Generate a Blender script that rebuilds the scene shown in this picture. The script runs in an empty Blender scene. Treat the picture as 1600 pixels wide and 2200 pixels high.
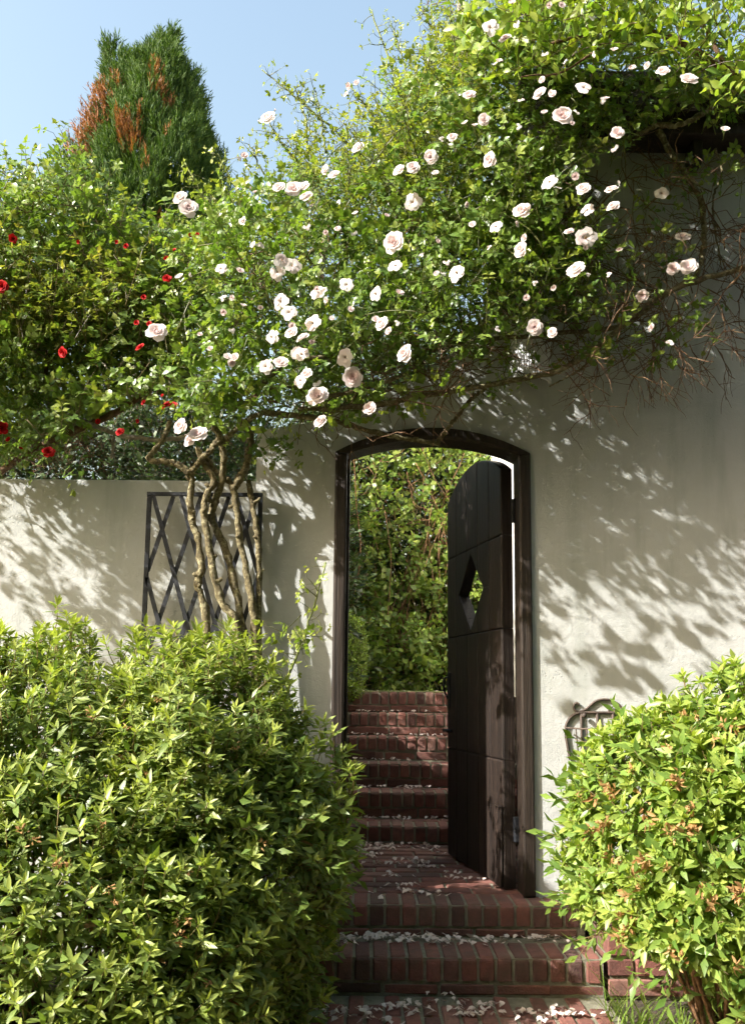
import bpy, bmesh, math, random
import numpy as np
from mathutils import Vector, Matrix, Quaternion

random.seed(7)
RNG = np.random.default_rng(11)
scene = bpy.context.scene
COL = scene.collection

# ------------------------------------------------------------------ camera
F, W_, H_ = 1900.0, 1600.0, 2200.0
TAN, ROLL, SHIFT = 0.13, 0.010, 135.0
PITCH = math.atan(TAN)
CAM = Vector((0.0, -4.0, 0.927))
cam_d = bpy.data.cameras.new('camera')
cam_d.sensor_fit = 'VERTICAL'
cam_d.sensor_height = 36.0
cam_d.sensor_width = 36.0 * W_ / H_
cam_d.lens = 36.0 * F / H_
cam_d.shift_y = SHIFT / H_
cam_d.clip_start = 0.05
cam_d.clip_end = 2000
cam = bpy.data.objects.new('camera', cam_d)
COL.objects.link(cam)
CAM_M = Matrix.Rotation(math.pi / 2 + PITCH, 3, 'X') @ Matrix.Rotation(ROLL, 3, 'Z')
cam.matrix_world = Matrix.Translation(CAM) @ CAM_M.to_4x4()
scene.camera = cam

# ------------------------------------------------------------------ sky, sun, exposure
SUN = Vector((0.72, 0.36, -0.59)).normalized()       # direction the light travels
world = bpy.data.worlds.new('World')
scene.world = world
world.use_nodes = True
wn = world.node_tree
bg = wn.nodes['Background']
sky = wn.nodes.new('ShaderNodeTexSky')
sky.sky_type = 'NISHITA'
sky.sun_disc = False
sky.sun_elevation = math.asin(-SUN.z)
sky.sun_rotation = math.atan2(-SUN.x, -SUN.y)
sky.altitude = 50
sky.air_density = 2.0
sky.dust_density = 5.0
sky.ozone_density = 1.0
wn.links.new(sky.outputs[0], bg.inputs[0])
bg.inputs[1].default_value = 0.125
sun_d = bpy.data.lights.new('sun', 'SUN')
sun_d.energy = 4.8
sun_d.angle = math.radians(0.55)
sun_d.color = (1.0, 0.965, 0.92)
sun_o = bpy.data.objects.new('sun', sun_d)
sun_o.rotation_euler = SUN.to_track_quat('-Z', 'Y').to_euler()
sun_o.location = (-8, -6, 8)
COL.objects.link(sun_o)
vs = scene.view_settings
vs.view_transform = 'Standard'
vs.look = 'None'
vs.exposure = 1.35
vs.gamma = 1.0
vs.use_curve_mapping = False
scene.render.engine = 'CYCLES'
scene.cycles.max_bounces = 5
scene.cycles.diffuse_bounces = 3
scene.cycles.glossy_bounces = 2
scene.cycles.use_adaptive_sampling = True
scene.cycles.adaptive_threshold = 0.035
scene.cycles.transmission_bounces = 4
scene.cycles.transparent_max_bounces = 4
scene.cycles.use_denoising = True


def P(px, py, Y):
    """the point at depth plane Y that the photograph shows at (px, py)"""
    d = CAM_M @ Vector(((px - 800.0) / F, -(py - 1100.0 - SHIFT) / F, -1.0))
    t = (Y - CAM.y) / d.y
    return CAM + d * t


def Pn(px, py, Y):
    px, py, Y = np.asarray(px, float), np.asarray(py, float), np.asarray(Y, float)
    M = np.array(CAM_M)
    v = np.stack([(px - 800) / F, -(py - 1100 - SHIFT) / F, -np.ones_like(px)], 1)
    d = v @ M.T
    t = (Y - CAM.y) / d[:, 1]
    return np.array(CAM) + d * t[:, None]


# ------------------------------------------------------------------ materials
def new_mat(name):
    m = bpy.data.materials.new(name)
    m.use_nodes = True
    nt = m.node_tree
    b = nt.nodes['Principled BSDF']
    return m, nt, b


def N(nt, typ, **kw):
    n = nt.nodes.new(typ)
    for k, v in kw.items():
        if k in n.inputs.keys():
            n.inputs[k].default_value = v
        else:
            setattr(n, k, v)
    return n


def noise(nt, vec, scale, detail=4.0, rough=0.6):
    n = N(nt, 'ShaderNodeTexNoise', Scale=scale, Detail=detail, Roughness=rough)
    if vec is not None:
        nt.links.new(vec, n.inputs['Vector'])
    return n.outputs['Fac']


def ramp(nt, fac, stops):
    r = nt.nodes.new('ShaderNodeValToRGB')
    e = r.color_ramp.elements
    while len(e) > 1:
        e.remove(e[-1])
    e[0].position = stops[0][0]
    e[0].color = (*stops[0][1], 1)
    for p, c in stops[1:]:
        k = e.new(p)
        k.color = (*c, 1)
    nt.links.new(fac, r.inputs['Fac'])
    return r.outputs['Color']


def mix(nt, fac, a, b, blend='MIX'):
    n = nt.nodes.new('ShaderNodeMix')
    n.data_type = 'RGBA'
    n.blend_type = blend
    for s, v in ((n.inputs[0], fac), (n.inputs[6], a), (n.inputs[7], b)):
        if hasattr(v, 'links'):
            nt.links.new(v, s)
        elif isinstance(v, (int, float)):
            s.default_value = v
        else:
            s.default_value = (*v, 1) if len(v) == 3 else v
    return n.outputs[2]


def math_n(nt, op, a, b=0.0):
    n = nt.nodes.new('ShaderNodeMath')
    n.operation = op
    for s, v in ((n.inputs[0], a), (n.inputs[1], b)):
        if hasattr(v, 'links'):
            nt.links.new(v, s)
        else:
            s.default_value = v
    return n.outputs[0]


def bump(nt, bsdf, h, strength, dist):
    n = nt.nodes.new('ShaderNodeBump')
    n.inputs['Strength'].default_value = strength
    n.inputs['Distance'].default_value = dist
    nt.links.new(h, n.inputs['Height'])
    nt.links.new(n.outputs[0], bsdf.inputs['Normal'])


def pos_vec(nt, scale=(1, 1, 1)):
    g = nt.nodes.new('ShaderNodeNewGeometry')
    m = nt.nodes.new('ShaderNodeMapping')
    m.inputs['Scale'].default_value = scale
    nt.links.new(g.outputs['Position'], m.inputs['Vector'])
    return m.outputs[0]


def obj_vec(nt, scale=(1, 1, 1)):
    g = nt.nodes.new('ShaderNodeTexCoord')
    m = nt.nodes.new('ShaderNodeMapping')
    m.inputs['Scale'].default_value = scale
    nt.links.new(g.outputs['Object'], m.inputs['Vector'])
    return m.outputs[0]


def obj_rand(nt):
    return nt.nodes.new('ShaderNodeObjectInfo').outputs['Random']


def stucco(name, c1, c2, rel=1.0):
    m, nt, b = new_mat(name)
    v = pos_vec(nt)
    big = noise(nt, v, 1.6, 5, 0.65)
    col = ramp(nt, big, [(0.3, c1), (0.68, c2)])
    st = noise(nt, pos_vec(nt, (9, 9, 1.1)), 1.0, 4, 0.6)
    col = mix(nt, ramp(nt, st, [(0.5, (0, 0, 0)), (0.75, (0.5, 0.5, 0.5))]), col, (c1[0] * .62, c1[1] * .66, c1[2] * .58))
    col = mix(nt, ramp(nt, noise(nt, v, 0.7, 6, 0.7), [(0.45, (0, 0, 0)), (0.7, (0.4, 0.4, 0.4))]), col, (c1[0] * .8, c1[1] * .83, c1[2] * .76))
    # hairline cracks
    vo = N(nt, 'ShaderNodeTexVoronoi', Scale=2.1, feature='DISTANCE_TO_EDGE')
    wv = nt.nodes.new('ShaderNodeVectorMath'); wv.operation = 'ADD'
    nz = N(nt, 'ShaderNodeTexNoise', Scale=5.0, Detail=5.0)
    nt.links.new(v, nz.inputs['Vector'])
    sc = nt.nodes.new('ShaderNodeVectorMath'); sc.operation = 'SCALE'
    sc.inputs['Scale'].default_value = 0.35
    nt.links.new(nz.outputs['Color'], sc.inputs[0])
    nt.links.new(v, wv.inputs[0]); nt.links.new(sc.outputs[0], wv.inputs[1])
    nt.links.new(wv.outputs[0], vo.inputs['Vector'])
    crack = ramp(nt, vo.outputs['Distance'], [(0.0, (1, 1, 1)), (0.006, (0, 0, 0))])
    gate = ramp(nt, noise(nt, v, 1.1, 2), [(0.55, (0, 0, 0)), (0.62, (0.55, 0.55, 0.55))])
    cf = mix(nt, 1.0, crack, gate, 'MULTIPLY')
    col = mix(nt, cf, col, tuple(x * 0.35 for x in c1))
    # pits where the finish has crumbled
    pit = N(nt, 'ShaderNodeTexVoronoi', Scale=55.0)
    nt.links.new(v, pit.inputs['Vector'])
    pm = ramp(nt, pit.outputs['Distance'], [(0.12, (1, 1, 1)), (0.22, (0, 0, 0))])
    pg = ramp(nt, noise(nt, v, 2.7, 3), [(0.6, (0, 0, 0)), (0.68, (1, 1, 1))])
    pf = mix(nt, 1.0, pm, pg, 'MULTIPLY')
    col = mix(nt, math_n(nt, 'MULTIPLY', pf, 0.45), col, (0.25, 0.23, 0.19))
    nt.links.new(col, b.inputs['Base Color'])
    b.inputs['Roughness'].default_value = 0.92
    b.inputs['Specular IOR Level'].default_value = 0.2
    h1 = noise(nt, v, 150, 3, 0.6)
    h2 = noise(nt, v, 38, 4, 0.6)
    h3 = noise(nt, v, 7, 3, 0.5)
    # trowel arcs
    wav = N(nt, 'ShaderNodeTexWave', Scale=7.0, Distortion=9.0, Detail=3.0)
    wav.inputs['Detail Scale'].default_value = 0.6
    wav.wave_type = 'RINGS'
    nt.links.new(v, wav.inputs['Vector'])
    h = math_n(nt, 'ADD', math_n(nt, 'MULTIPLY', h1, 0.35), math_n(nt, 'MULTIPLY', h2, 0.4))
    h = math_n(nt, 'ADD', h, math_n(nt, 'MULTIPLY', h3, 0.9))
    h = math_n(nt, 'ADD', h, math_n(nt, 'MULTIPLY', wav.outputs['Fac'], 0.05))
    h = math_n(nt, 'SUBTRACT', h, math_n(nt, 'MULTIPLY', pf, 0.8))
    h = math_n(nt, 'SUBTRACT', h, math_n(nt, 'MULTIPLY', cf, 0.6))
    bump(nt, b, h, 0.5 * rel, 0.010)
    return m


M = {}
M['stucco'] = stucco('stucco', (0.445, 0.455, 0.435), (0.535, 0.54, 0.515))
M['white_plaster'] = stucco('white_plaster', (0.78, 0.77, 0.73), (0.84, 0.83, 0.8), 0.6)

# brick: each brick its own shade
m, nt, b = new_mat('brick')
rr = obj_rand(nt)
base = ramp(nt, rr, [(0.0, (0.1, 0.048, 0.04)), (0.3, (0.19, 0.076, 0.058)), (0.6, (0.26, 0.104, 0.078)),
                     (0.85, (0.15, 0.072, 0.058)), (1.0, (0.3, 0.15, 0.115))])
v = pos_vec(nt)
n1 = noise(nt, v, 26, 5, 0.7)
base = mix(nt, 0.65, base, ramp(nt, n1, [(0.3, (0.45, 0.45, 0.45)), (0.7, (1.15, 1.1, 1.05))]), 'MULTIPLY')
dirt = ramp(nt, noise(nt, v, 6, 5, 0.7), [(0.45, (0, 0, 0)), (0.75, (0.75, 0.75, 0.75))])
base = mix(nt, dirt, base, (0.075, 0.065, 0.045))
nt.links.new(base, b.inputs['Base Color'])
b.inputs['Roughness'].default_value = 0.82
bump(nt, b, math_n(nt, 'ADD', noise(nt, v, 140, 3), noise(nt, v, 30, 4)), 0.5, 0.006)
M['brick'] = m

m, nt, b = new_mat('mortar')
v = pos_vec(nt)
c = ramp(nt, noise(nt, v, 14, 5, 0.7), [(0.3, (0.1, 0.1, 0.06)), (0.5, (0.19, 0.18, 0.125)), (0.75, (0.29, 0.27, 0.21))])
nt.links.new(c, b.inputs['Base Color'])
b.inputs['Roughness'].default_value = 0.95
bump(nt, b, noise(nt, v, 120, 4), 0.6, 0.006)
M['mortar'] = m


def wood(name, c1, c2, c3):
    m, nt, b = new_mat(name)
    v = obj_vec(nt, (14, 14, 0.8))
    g = noise(nt, v, 3.0, 7, 0.65)
    c = ramp(nt, g, [(0.3, c1), (0.55, c2), (0.8, c3)])
    c = mix(nt, 0.5, c, ramp(nt, obj_rand(nt), [(0, (0.6, 0.6, 0.6)), (1, (1.25, 1.2, 1.15))]), 'MULTIPLY')
    nt.links.new(c, b.inputs['Base Color'])
    b.inputs['Roughness'].default_value = 0.55
    b.inputs['Specular IOR Level'].default_value = 0.4
    bump(nt, b, math_n(nt, 'ADD', g, noise(nt, obj_vec(nt, (60, 60, 2.5)), 2.0, 5)), 0.6, 0.006)
    return m


M['door_wood'] = wood('door_wood', (0.009, 0.006, 0.0045), (0.021, 0.0135, 0.0098), (0.06, 0.039, 0.028))
M['frame_wood'] = wood('frame_wood', (0.013, 0.0085, 0.006), (0.03, 0.02, 0.0135), (0.075, 0.05, 0.034))
M['eave_wood'] = wood('eave_wood', (0.02, 0.013, 0.01), (0.04, 0.027, 0.02), (0.07, 0.05, 0.035))

m, nt, b = new_mat('black_iron')
v = pos_vec(nt)
c = ramp(nt, noise(nt, v, 30, 4), [(0.35, (0.018, 0.02, 0.024)), (0.7, (0.04, 0.043, 0.05)), (0.85, (0.09, 0.06, 0.045))])
nt.links.new(c, b.inputs['Base Color'])
b.inputs['Roughness'].default_value = 0.5
b.inputs['Metallic'].default_value = 0.35
bump(nt, b, noise(nt, v, 90, 3), 0.4, 0.003)
M['iron'] = m
m, nt, b = new_mat('rusty_iron')
v = pos_vec(nt)
c = ramp(nt, noise(nt, v, 45, 5), [(0.35, (0.05, 0.038, 0.03)), (0.6, (0.1, 0.07, 0.05)), (0.8, (0.17, 0.1, 0.06))])
nt.links.new(c, b.inputs['Base Color'])
b.inputs['Roughness'].default_value = 0.7
M['rusty'] = m


def bark(name, c1, c2, c3, sc=30):
    m, nt, b = new_mat(name)
    v = pos_vec(nt)
    g = noise(nt, v, sc, 6, 0.7)
    c = ramp(nt, g, [(0.3, c1), (0.5, c2), (0.72, c3)])
    lich = ramp(nt, noise(nt, v, sc * 0.5, 4), [(0.55, (0, 0, 0)), (0.65, (0.7, 0.7, 0.7))])
    c = mix(nt, lich, c, tuple(min(1, x * 1.25) for x in c3))
    nt.links.new(c, b.inputs['Base Color'])
    b.inputs['Roughness'].default_value = 0.85
    bump(nt, b, g, 0.8, 0.012)
    return m


M['rose_bark'] = bark('rose_bark', (0.04, 0.03, 0.015), (0.14, 0.112, 0.05), (0.32, 0.29, 0.17), 60)
M['twig'] = bark('twig', (0.07, 0.035, 0.018), (0.14, 0.075, 0.035), (0.22, 0.14, 0.07), 60)
M['cane'] = bark('cane', (0.1, 0.13, 0.03), (0.17, 0.2, 0.055), (0.25, 0.27, 0.09), 50)
M['grey_bark'] = bark('grey_bark', (0.12, 0.1, 0.08), (0.26, 0.22, 0.17), (0.4, 0.36, 0.3), 40)
M['vine_stem'] = bark('vine_stem', (0.1, 0.05, 0.02), (0.23, 0.12, 0.055), (0.36, 0.22, 0.11), 40)


BOOST = {'azalea_leaf': 1.75, 'azalea_bright': 1.45, 'rose_leaf': 1.75, 'red_rose_leaf': 1.75, 'vine_leaf': 1.35, 'broad_leaf': 1.5, 'conifer': 1.2, 'box_leaf': 1.3}


def leaf_mat(name, stops, young, stem, rough=0.42, trans=0.38, dead=(0.3, 0.13, 0.04)):
    """vc.r shade of the leaf, vc.g 1 = stem, vc.b 1 = new growth, vc.a 1 = withered"""
    k_ = BOOST.get(name, 1.0)
    stops = [(p_, tuple(x * k_ for x in c_)) for p_, c_ in stops]
    young = tuple(x * (0.5 + 0.5 * k_) for x in young)
    m, nt, b = new_mat(name)
    at = nt.nodes.new('ShaderNodeAttribute')
    at.attribute_name = 'vc'
    sp = nt.nodes.new('ShaderNodeSeparateColor')
    nt.links.new(at.outputs['Color'], sp.inputs[0])
    r0 = math_n(nt, 'ADD', sp.outputs[0], math_n(nt, 'MULTIPLY', math_n(nt, 'SUBTRACT', obj_rand(nt), 0.5), 0.12))
    c = ramp(nt, r0, stops)
    c = mix(nt, sp.outputs[2], c, young)
    c = mix(nt, sp.outputs[1], c, stem)
    c = mix(nt, at.outputs['Alpha'], c, dead)
    c = mix(nt, 0.35, c, ramp(nt, noise(nt, pos_vec(nt), 60, 3), [(0.3, (0.7, 0.7, 0.7)), (0.7, (1.2, 1.2, 1.2))]), 'MULTIPLY')
    nt.links.new(c, b.inputs['Base Color'])
    b.inputs['Roughness'].default_value = rough
    b.inputs['Specular IOR Level'].default_value = 0.5
    tr = nt.nodes.new('ShaderNodeBsdfTranslucent')
    tc = mix(nt, 1.0, c, (1.25, 1.3, 0.5), 'MULTIPLY')
    nt.links.new(tc, tr.inputs['Color'])
    ms = nt.nodes.new('ShaderNodeMixShader')
    ms.inputs[0].default_value = trans
    nt.links.new(b.outputs[0], ms.inputs[1])
    nt.links.new(tr.outputs[0], ms.inputs[2])
    nt.links.new(ms.outputs[0], nt.nodes['Material Output'].inputs[0])
    return m


G = lambda *a: a
M['rose_leaf'] = leaf_mat('rose_leaf', [(0, (0.045, 0.085, 0.016)), (0.45, (0.085, 0.14, 0.026)), (0.8, (0.14, 0.19, 0.036)), (1, (0.2, 0.23, 0.045))],
                          (0.26, 0.26, 0.05), (0.15, 0.16, 0.05), 0.34)
M['red_rose_leaf'] = leaf_mat('red_rose_leaf', [(0, (0.04, 0.08, 0.018)), (0.5, (0.08, 0.14, 0.028)), (1, (0.15, 0.2, 0.04))],
                              (0.23, 0.22, 0.05), (0.16, 0.13, 0.05), 0.36)
M['azalea_leaf'] = leaf_mat('azalea_leaf', [(0, (0.05, 0.085, 0.018)), (0.5, (0.1, 0.145, 0.032)), (1, (0.165, 0.2, 0.055))],
                            (0.31, 0.35, 0.075), (0.22, 0.17, 0.06), 0.42)
M['azalea_bright'] = leaf_mat('azalea_bright', [(0, (0.07, 0.13, 0.022)), (0.5, (0.14, 0.215, 0.04)), (1, (0.21, 0.275, 0.06))],
                              (0.32, 0.36, 0.07), (0.24, 0.17, 0.07), 0.42)
M['broad_leaf'] = leaf_mat('broad_leaf', [(0, (0.05, 0.11, 0.015)), (0.5, (0.1, 0.185, 0.025)), (1, (0.19, 0.26, 0.035))],
                           (0.27, 0.3, 0.04), (0.15, 0.1, 0.05), 0.4, 0.45)
M['vine_leaf'] = leaf_mat('vine_leaf', [(0, (0.045, 0.1, 0.016)), (0.5, (0.1, 0.17, 0.03)), (1, (0.19, 0.25, 0.05))],
                          (0.28, 0.29, 0.06), (0.24, 0.13, 0.06), 0.36)
M['conifer'] = leaf_mat('conifer', [(0, (0.02, 0.055, 0.008)), (0.5, (0.045, 0.1, 0.013)), (1, (0.085, 0.15, 0.02))],
                        (0.14, 0.2, 0.03), (0.08, 0.06, 0.03), 0.75, 0.2, (0.3, 0.125, 0.04))
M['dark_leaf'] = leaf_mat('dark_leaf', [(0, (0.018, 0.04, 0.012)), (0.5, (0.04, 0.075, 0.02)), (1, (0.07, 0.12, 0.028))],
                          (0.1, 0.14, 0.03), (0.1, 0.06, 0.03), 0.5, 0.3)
M['box_leaf'] = leaf_mat('box_leaf', [(0, (0.05, 0.1, 0.012)), (0.5, (0.11, 0.19, 0.025)), (1, (0.19, 0.27, 0.035))],
                         (0.24, 0.3, 0.04), (0.1, 0.08, 0.04), 0.45)
M['grass'] = leaf_mat('grass', [(0, (0.07, 0.15, 0.02)), (0.5, (0.13, 0.23, 0.03)), (1, (0.2, 0.3, 0.05))],
                      (0.28, 0.33, 0.07), (0.2, 0.25, 0.06), 0.45)


def petal_mat(name, outer, core, stamen, trans=0.35):
    m, nt, b = new_mat(name)
    at = nt.nodes.new('ShaderNodeAttribute')
    at.attribute_name = 'vc'
    sp = nt.nodes.new('ShaderNodeSeparateColor')
    nt.links.new(at.outputs['Color'], sp.inputs[0])
    oc = mix(nt, obj_rand(nt), outer, tuple(o * 0.65 + c * 0.35 for o, c in zip(outer, core)))
    c = mix(nt, sp.outputs[0], oc, core)
    c = mix(nt, sp.outputs[1], c, stamen)
    nt.links.new(c, b.inputs['Base Color'])
    b.inputs['Roughness'].default_value = 0.6
    b.inputs['Specular IOR Level'].default_value = 0.25
    tr = nt.nodes.new('ShaderNodeBsdfTranslucent')
    nt.links.new(c, tr.inputs['Color'])
    ms = nt.nodes.new('ShaderNodeMixShader')
    ms.inputs[0].default_value = trans
    nt.links.new(b.outputs[0], ms.inputs[1])
    nt.links.new(tr.outputs[0], ms.inputs[2])
    nt.links.new(ms.outputs[0], nt.nodes['Material Output'].inputs[0])
    return m


M['pink_petal'] = petal_mat('pink_petal', (0.86, 0.82, 0.79), (0.83, 0.6, 0.58), (0.4, 0.24, 0.06), 0.45)
M['red_petal'] = petal_mat('red_petal', (0.55, 0.012, 0.012), (0.33, 0.004, 0.008), (0.4, 0.2, 0.02), 0.2)
M['fallen'] = petal_mat('fallen', (0.82, 0.79, 0.76), (0.7, 0.52, 0.42), (0.4, 0.25, 0.1), 0.2)
M['dry_bloom'] = petal_mat('dry_bloom', (0.52, 0.34, 0.15), (0.36, 0.19, 0.07), (0.2, 0.1, 0.03), 0.3)

m, nt, b = new_mat('soil')
v = pos_vec(nt)
c = ramp(nt, noise(nt, v, 5, 8, 0.7), [(0.3, (0.035, 0.025, 0.017)), (0.6, (0.08, 0.06, 0.038)), (0.8, (0.14, 0.11, 0.065))])
nt.links.new(c, b.inputs['Base Color'])
b.inputs['Roughness'].default_value = 0.95
bump(nt, b, noise(nt, v, 40, 6), 0.8, 0.03)
M['soil'] = m
m, nt, b = new_mat('gravel_path')
v = pos_vec(nt)
c = ramp(nt, noise(nt, v, 22, 8, 0.75), [(0.3, (0.25, 0.19, 0.11)), (0.55, (0.45, 0.36, 0.23)), (0.8, (0.6, 0.52, 0.38))])
nt.links.new(c, b.inputs['Base Color'])
b.inputs['Roughness'].default_value = 0.95
bump(nt, b, noise(nt, v, 70, 6), 0.8, 0.02)
M['gravel'] = m
m, nt, b = new_mat('moss_stone')
v = pos_vec(nt)
c = ramp(nt, noise(nt, v, 16, 6, 0.7), [(0.3, (0.08, 0.1, 0.03)), (0.6, (0.17, 0.18, 0.07)), (0.8, (0.3, 0.28, 0.18))])
nt.links.new(c, b.inputs['Base Color'])
b.inputs['Roughness'].default_value = 0.95
M['moss'] = m
m, nt, b = new_mat('white_glaze')
v = pos_vec(nt)
c = ramp(nt, noise(nt, v, 20, 4), [(0.35, (0.62, 0.62, 0.62)), (0.7, (0.78, 0.78, 0.77))])
nt.links.new(c, b.inputs['Base Color'])
b.inputs['Roughness'].default_value = 0.5
M['white_pot'] = m


# ------------------------------------------------------------------ building blocks
def link(name, me, mat, parent=None, loc=None):
    o = bpy.data.objects.new(name, me)
    COL.objects.link(o)
    if mat is not None and len(me.materials) == 0:
        me.materials.append(mat)
    if parent is not None:
        o.parent = parent
    if loc is not None:
        o.location = loc
    return o


def tag(o, label, cat, group=None, kind=None):
    o['label'] = label
    o['category'] = cat
    if group:
        o['group'] = group
    if kind:
        o['kind'] = kind
    return o


def empty(name, loc=(0, 0, 0)):
    o = bpy.data.objects.new(name, None)
    o.location = loc
    o.empty_display_size = 0.1
    COL.objects.link(o)
    return o


def struct(o):
    o['kind'] = 'structure'
    return o


def mesh_np(name, V, T, vc=None, smooth=True):
    me = bpy.data.meshes.new(name)
    V = np.ascontiguousarray(V, dtype=np.float32)
    T = np.ascontiguousarray(T, dtype=np.int32)
    k = T.shape[1]
    me.vertices.add(len(V))
    me.vertices.foreach_set('co', V.ravel())
    me.loops.add(T.size)
    me.loops.foreach_set('vertex_index', T.ravel())
    me.polygons.add(len(T))
    me.polygons.foreach_set('loop_start', np.arange(0, T.size, k, dtype=np.int32))
    me.polygons.foreach_set('loop_total', np.full(len(T), k, dtype=np.int32))
    me.polygons.foreach_set('use_smooth', np.full(len(T), smooth, dtype=bool))
    if vc is not None:
        a = me.attributes.new('vc', 'FLOAT_COLOR', 'POINT')
        a.data.foreach_set('color', np.ascontiguousarray(vc, dtype=np.float32).ravel())
    me.update(calc_edges=True)
    me.validate()
    return me


class Acc:
    """collects triangles of one mesh"""
    def __init__(self):
        self.V, self.T, self.C, self.n = [], [], [], 0

    def add(self, V, T, C=None):
        V = np.asarray(V, float).reshape(-1, 3)
        T = np.asarray(T, int).reshape(-1, 3)
        self.V.append(V)
        self.T.append(T + self.n)
        if C is None:
            C = (0.5, 0, 0, 0)
        C = np.asarray(C, float)
        if C.ndim == 1:
            C = np.tile(C, (len(V), 1))
        self.C.append(C)
        self.n += len(V)

    def tube(self, pts, rad, sides=6, C=None, jitter=0.0):
        pts = np.asarray([tuple(p) for p in pts], float)
        n = len(pts)
        rad = np.broadcast_to(np.asarray(rad, float), (n,))
        tang = np.gradient(pts, axis=0)
        tang /= np.linalg.norm(tang, axis=1)[:, None] + 1e-9
        up = np.array([0.31, 0.87, 0.38])
        a = np.cross(tang, up); a /= np.linalg.norm(a, axis=1)[:, None] + 1e-9
        b_ = np.cross(tang, a)
        th = np.linspace(0, 2 * np.pi, sides, endpoint=False)
        rr = rad[:, None] * np.ones((n, sides))
        if jitter:
            rr = rr * (1 + jitter * RNG.uniform(-1, 1, (n, sides)))
        V = pts[:, None, :] + rr[..., None] * (np.cos(th)[None, :, None] * a[:, None, :] + np.sin(th)[None, :, None] * b_[:, None, :])
        V = V.reshape(-1, 3)
        T = []
        for i in range(n - 1):
            for j in range(sides):
                k = (j + 1) % sides
                p, q, r, s = i * sides + j, i * sides + k, (i + 1) * sides + k, (i + 1) * sides + j
                T += [(p, q, r), (p, r, s)]
        e = (n - 1) * sides
        for j in range(1, sides - 1):
            T.append((e, e + j, e + j + 1))
            T.append((0, j + 1, j))
        self.add(V, T, C)

    def arrays(self):
        return np.concatenate(self.V), np.concatenate(self.T), np.concatenate(self.C)

    def mesh(self, name, smooth=True):
        V, T, C = self.arrays()
        return mesh_np(name, V, T, C, smooth)


def spline(pts, n):
    """Catmull-Rom through pts, n points"""
    p = [np.array(tuple(q), float) for q in pts]
    p = [2 * p[0] - p[1]] + p + [2 * p[-1] - p[-2]]
    out = []
    m = len(p) - 3
    for t in np.linspace(0, m, n):
        i = min(int(t), m - 1)
        u = t - i
        a, b_, c, d = p[i:i + 4]
        out.append(0.5 * ((2 * b_) + (-a + c) * u + (2 * a - 5 * b_ + 4 * c - d) * u ** 2 + (-a + 3 * b_ - 3 * c + d) * u ** 3))
    return np.array(out)


def box_mesh(name, x0, x1, y0, y1, z0, z1, bev=0.0, seg=1):
    bm = bmesh.new()
    bmesh.ops.create_cube(bm, size=1)
    for v_ in bm.verts:
        v_.co = Vector((x0 if v_.co.x < 0 else x1, y0 if v_.co.y < 0 else y1, z0 if v_.co.z < 0 else z1))
    if bev > 0:
        bmesh.ops.bevel(bm, geom=list(bm.edges), offset=bev, segments=seg, affect='EDGES', profile=0.6)
    me = bpy.data.meshes.new(name)
    bm.to_mesh(me)
    bm.free()
    return me


def prism_mesh(name, poly, y0, y1, bev=0.0, xf=None):
    """polygon (x,z) extruded from y0 (front) to y1, front edges bevelled"""
    bm = bmesh.new()
    f = [bm.verts.new((x, y0, z)) for x, z in poly]
    g = [bm.verts.new((x, y1, z)) for x, z in poly]
    n = len(poly)
    ff = bm.faces.new(f)
    bm.faces.new(list(reversed(g)))
    for i in range(n):
        j = (i + 1) % n
        bm.faces.new((f[j], f[i], g[i], g[j]))
    bmesh.ops.recalc_face_normals(bm, faces=bm.faces)
    if bev:
        bmesh.ops.bevel(bm, geom=list(ff.edges), offset=bev, segments=2, affect='EDGES', profile=0.5)
    if xf is not None:
        bm.transform(xf)
    me = bpy.data.meshes.new(name)
    bm.to_mesh(me)
    bm.free()
    return me


# ------------------------------------------------------------------ ground and terrace
def sheet(name, x0, x1, y0, y1, z, mat, n=2, amp=0.0):
    xs, ys = np.linspace(x0, x1, n), np.linspace(y0, y1, n)
    X, Y = np.meshgrid(xs, ys)
    Z = np.full_like(X, z) + amp * RNG.uniform(-1, 1, X.shape)
    V = np.stack([X.ravel(), Y.ravel(), Z.ravel()], 1)
    T = []
    for i in range(n - 1):
        for j in range(n - 1):
            a = i * n + j
            T += [(a, a + 1, a + n + 1), (a, a + n + 1, a + n)]
    return struct(link(name, mesh_np(name, V, T, None, True), mat))


sheet('ground', -400, 400, -400, 400, -0.245, M['soil'])
ZT = 0.915
YT = 2.74
struct(link('upper_terrace', box_mesh('upper_terrace', -60, 60, YT, 60, -0.2, ZT - 0.012), M['gravel']))
struct(link('planted_bank', box_mesh('planted_bank', -60, -0.34, 0.34, YT - 0.004, -0.2, ZT - 0.03), M['soil']))
struct(link('planted_bank', box_mesh('planted_bank', 0.99, 60, 0.34, YT - 0.004, -0.2, ZT - 0.03), M['soil']))

# ------------------------------------------------------------------ bricks
PIT = 0.068


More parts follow.
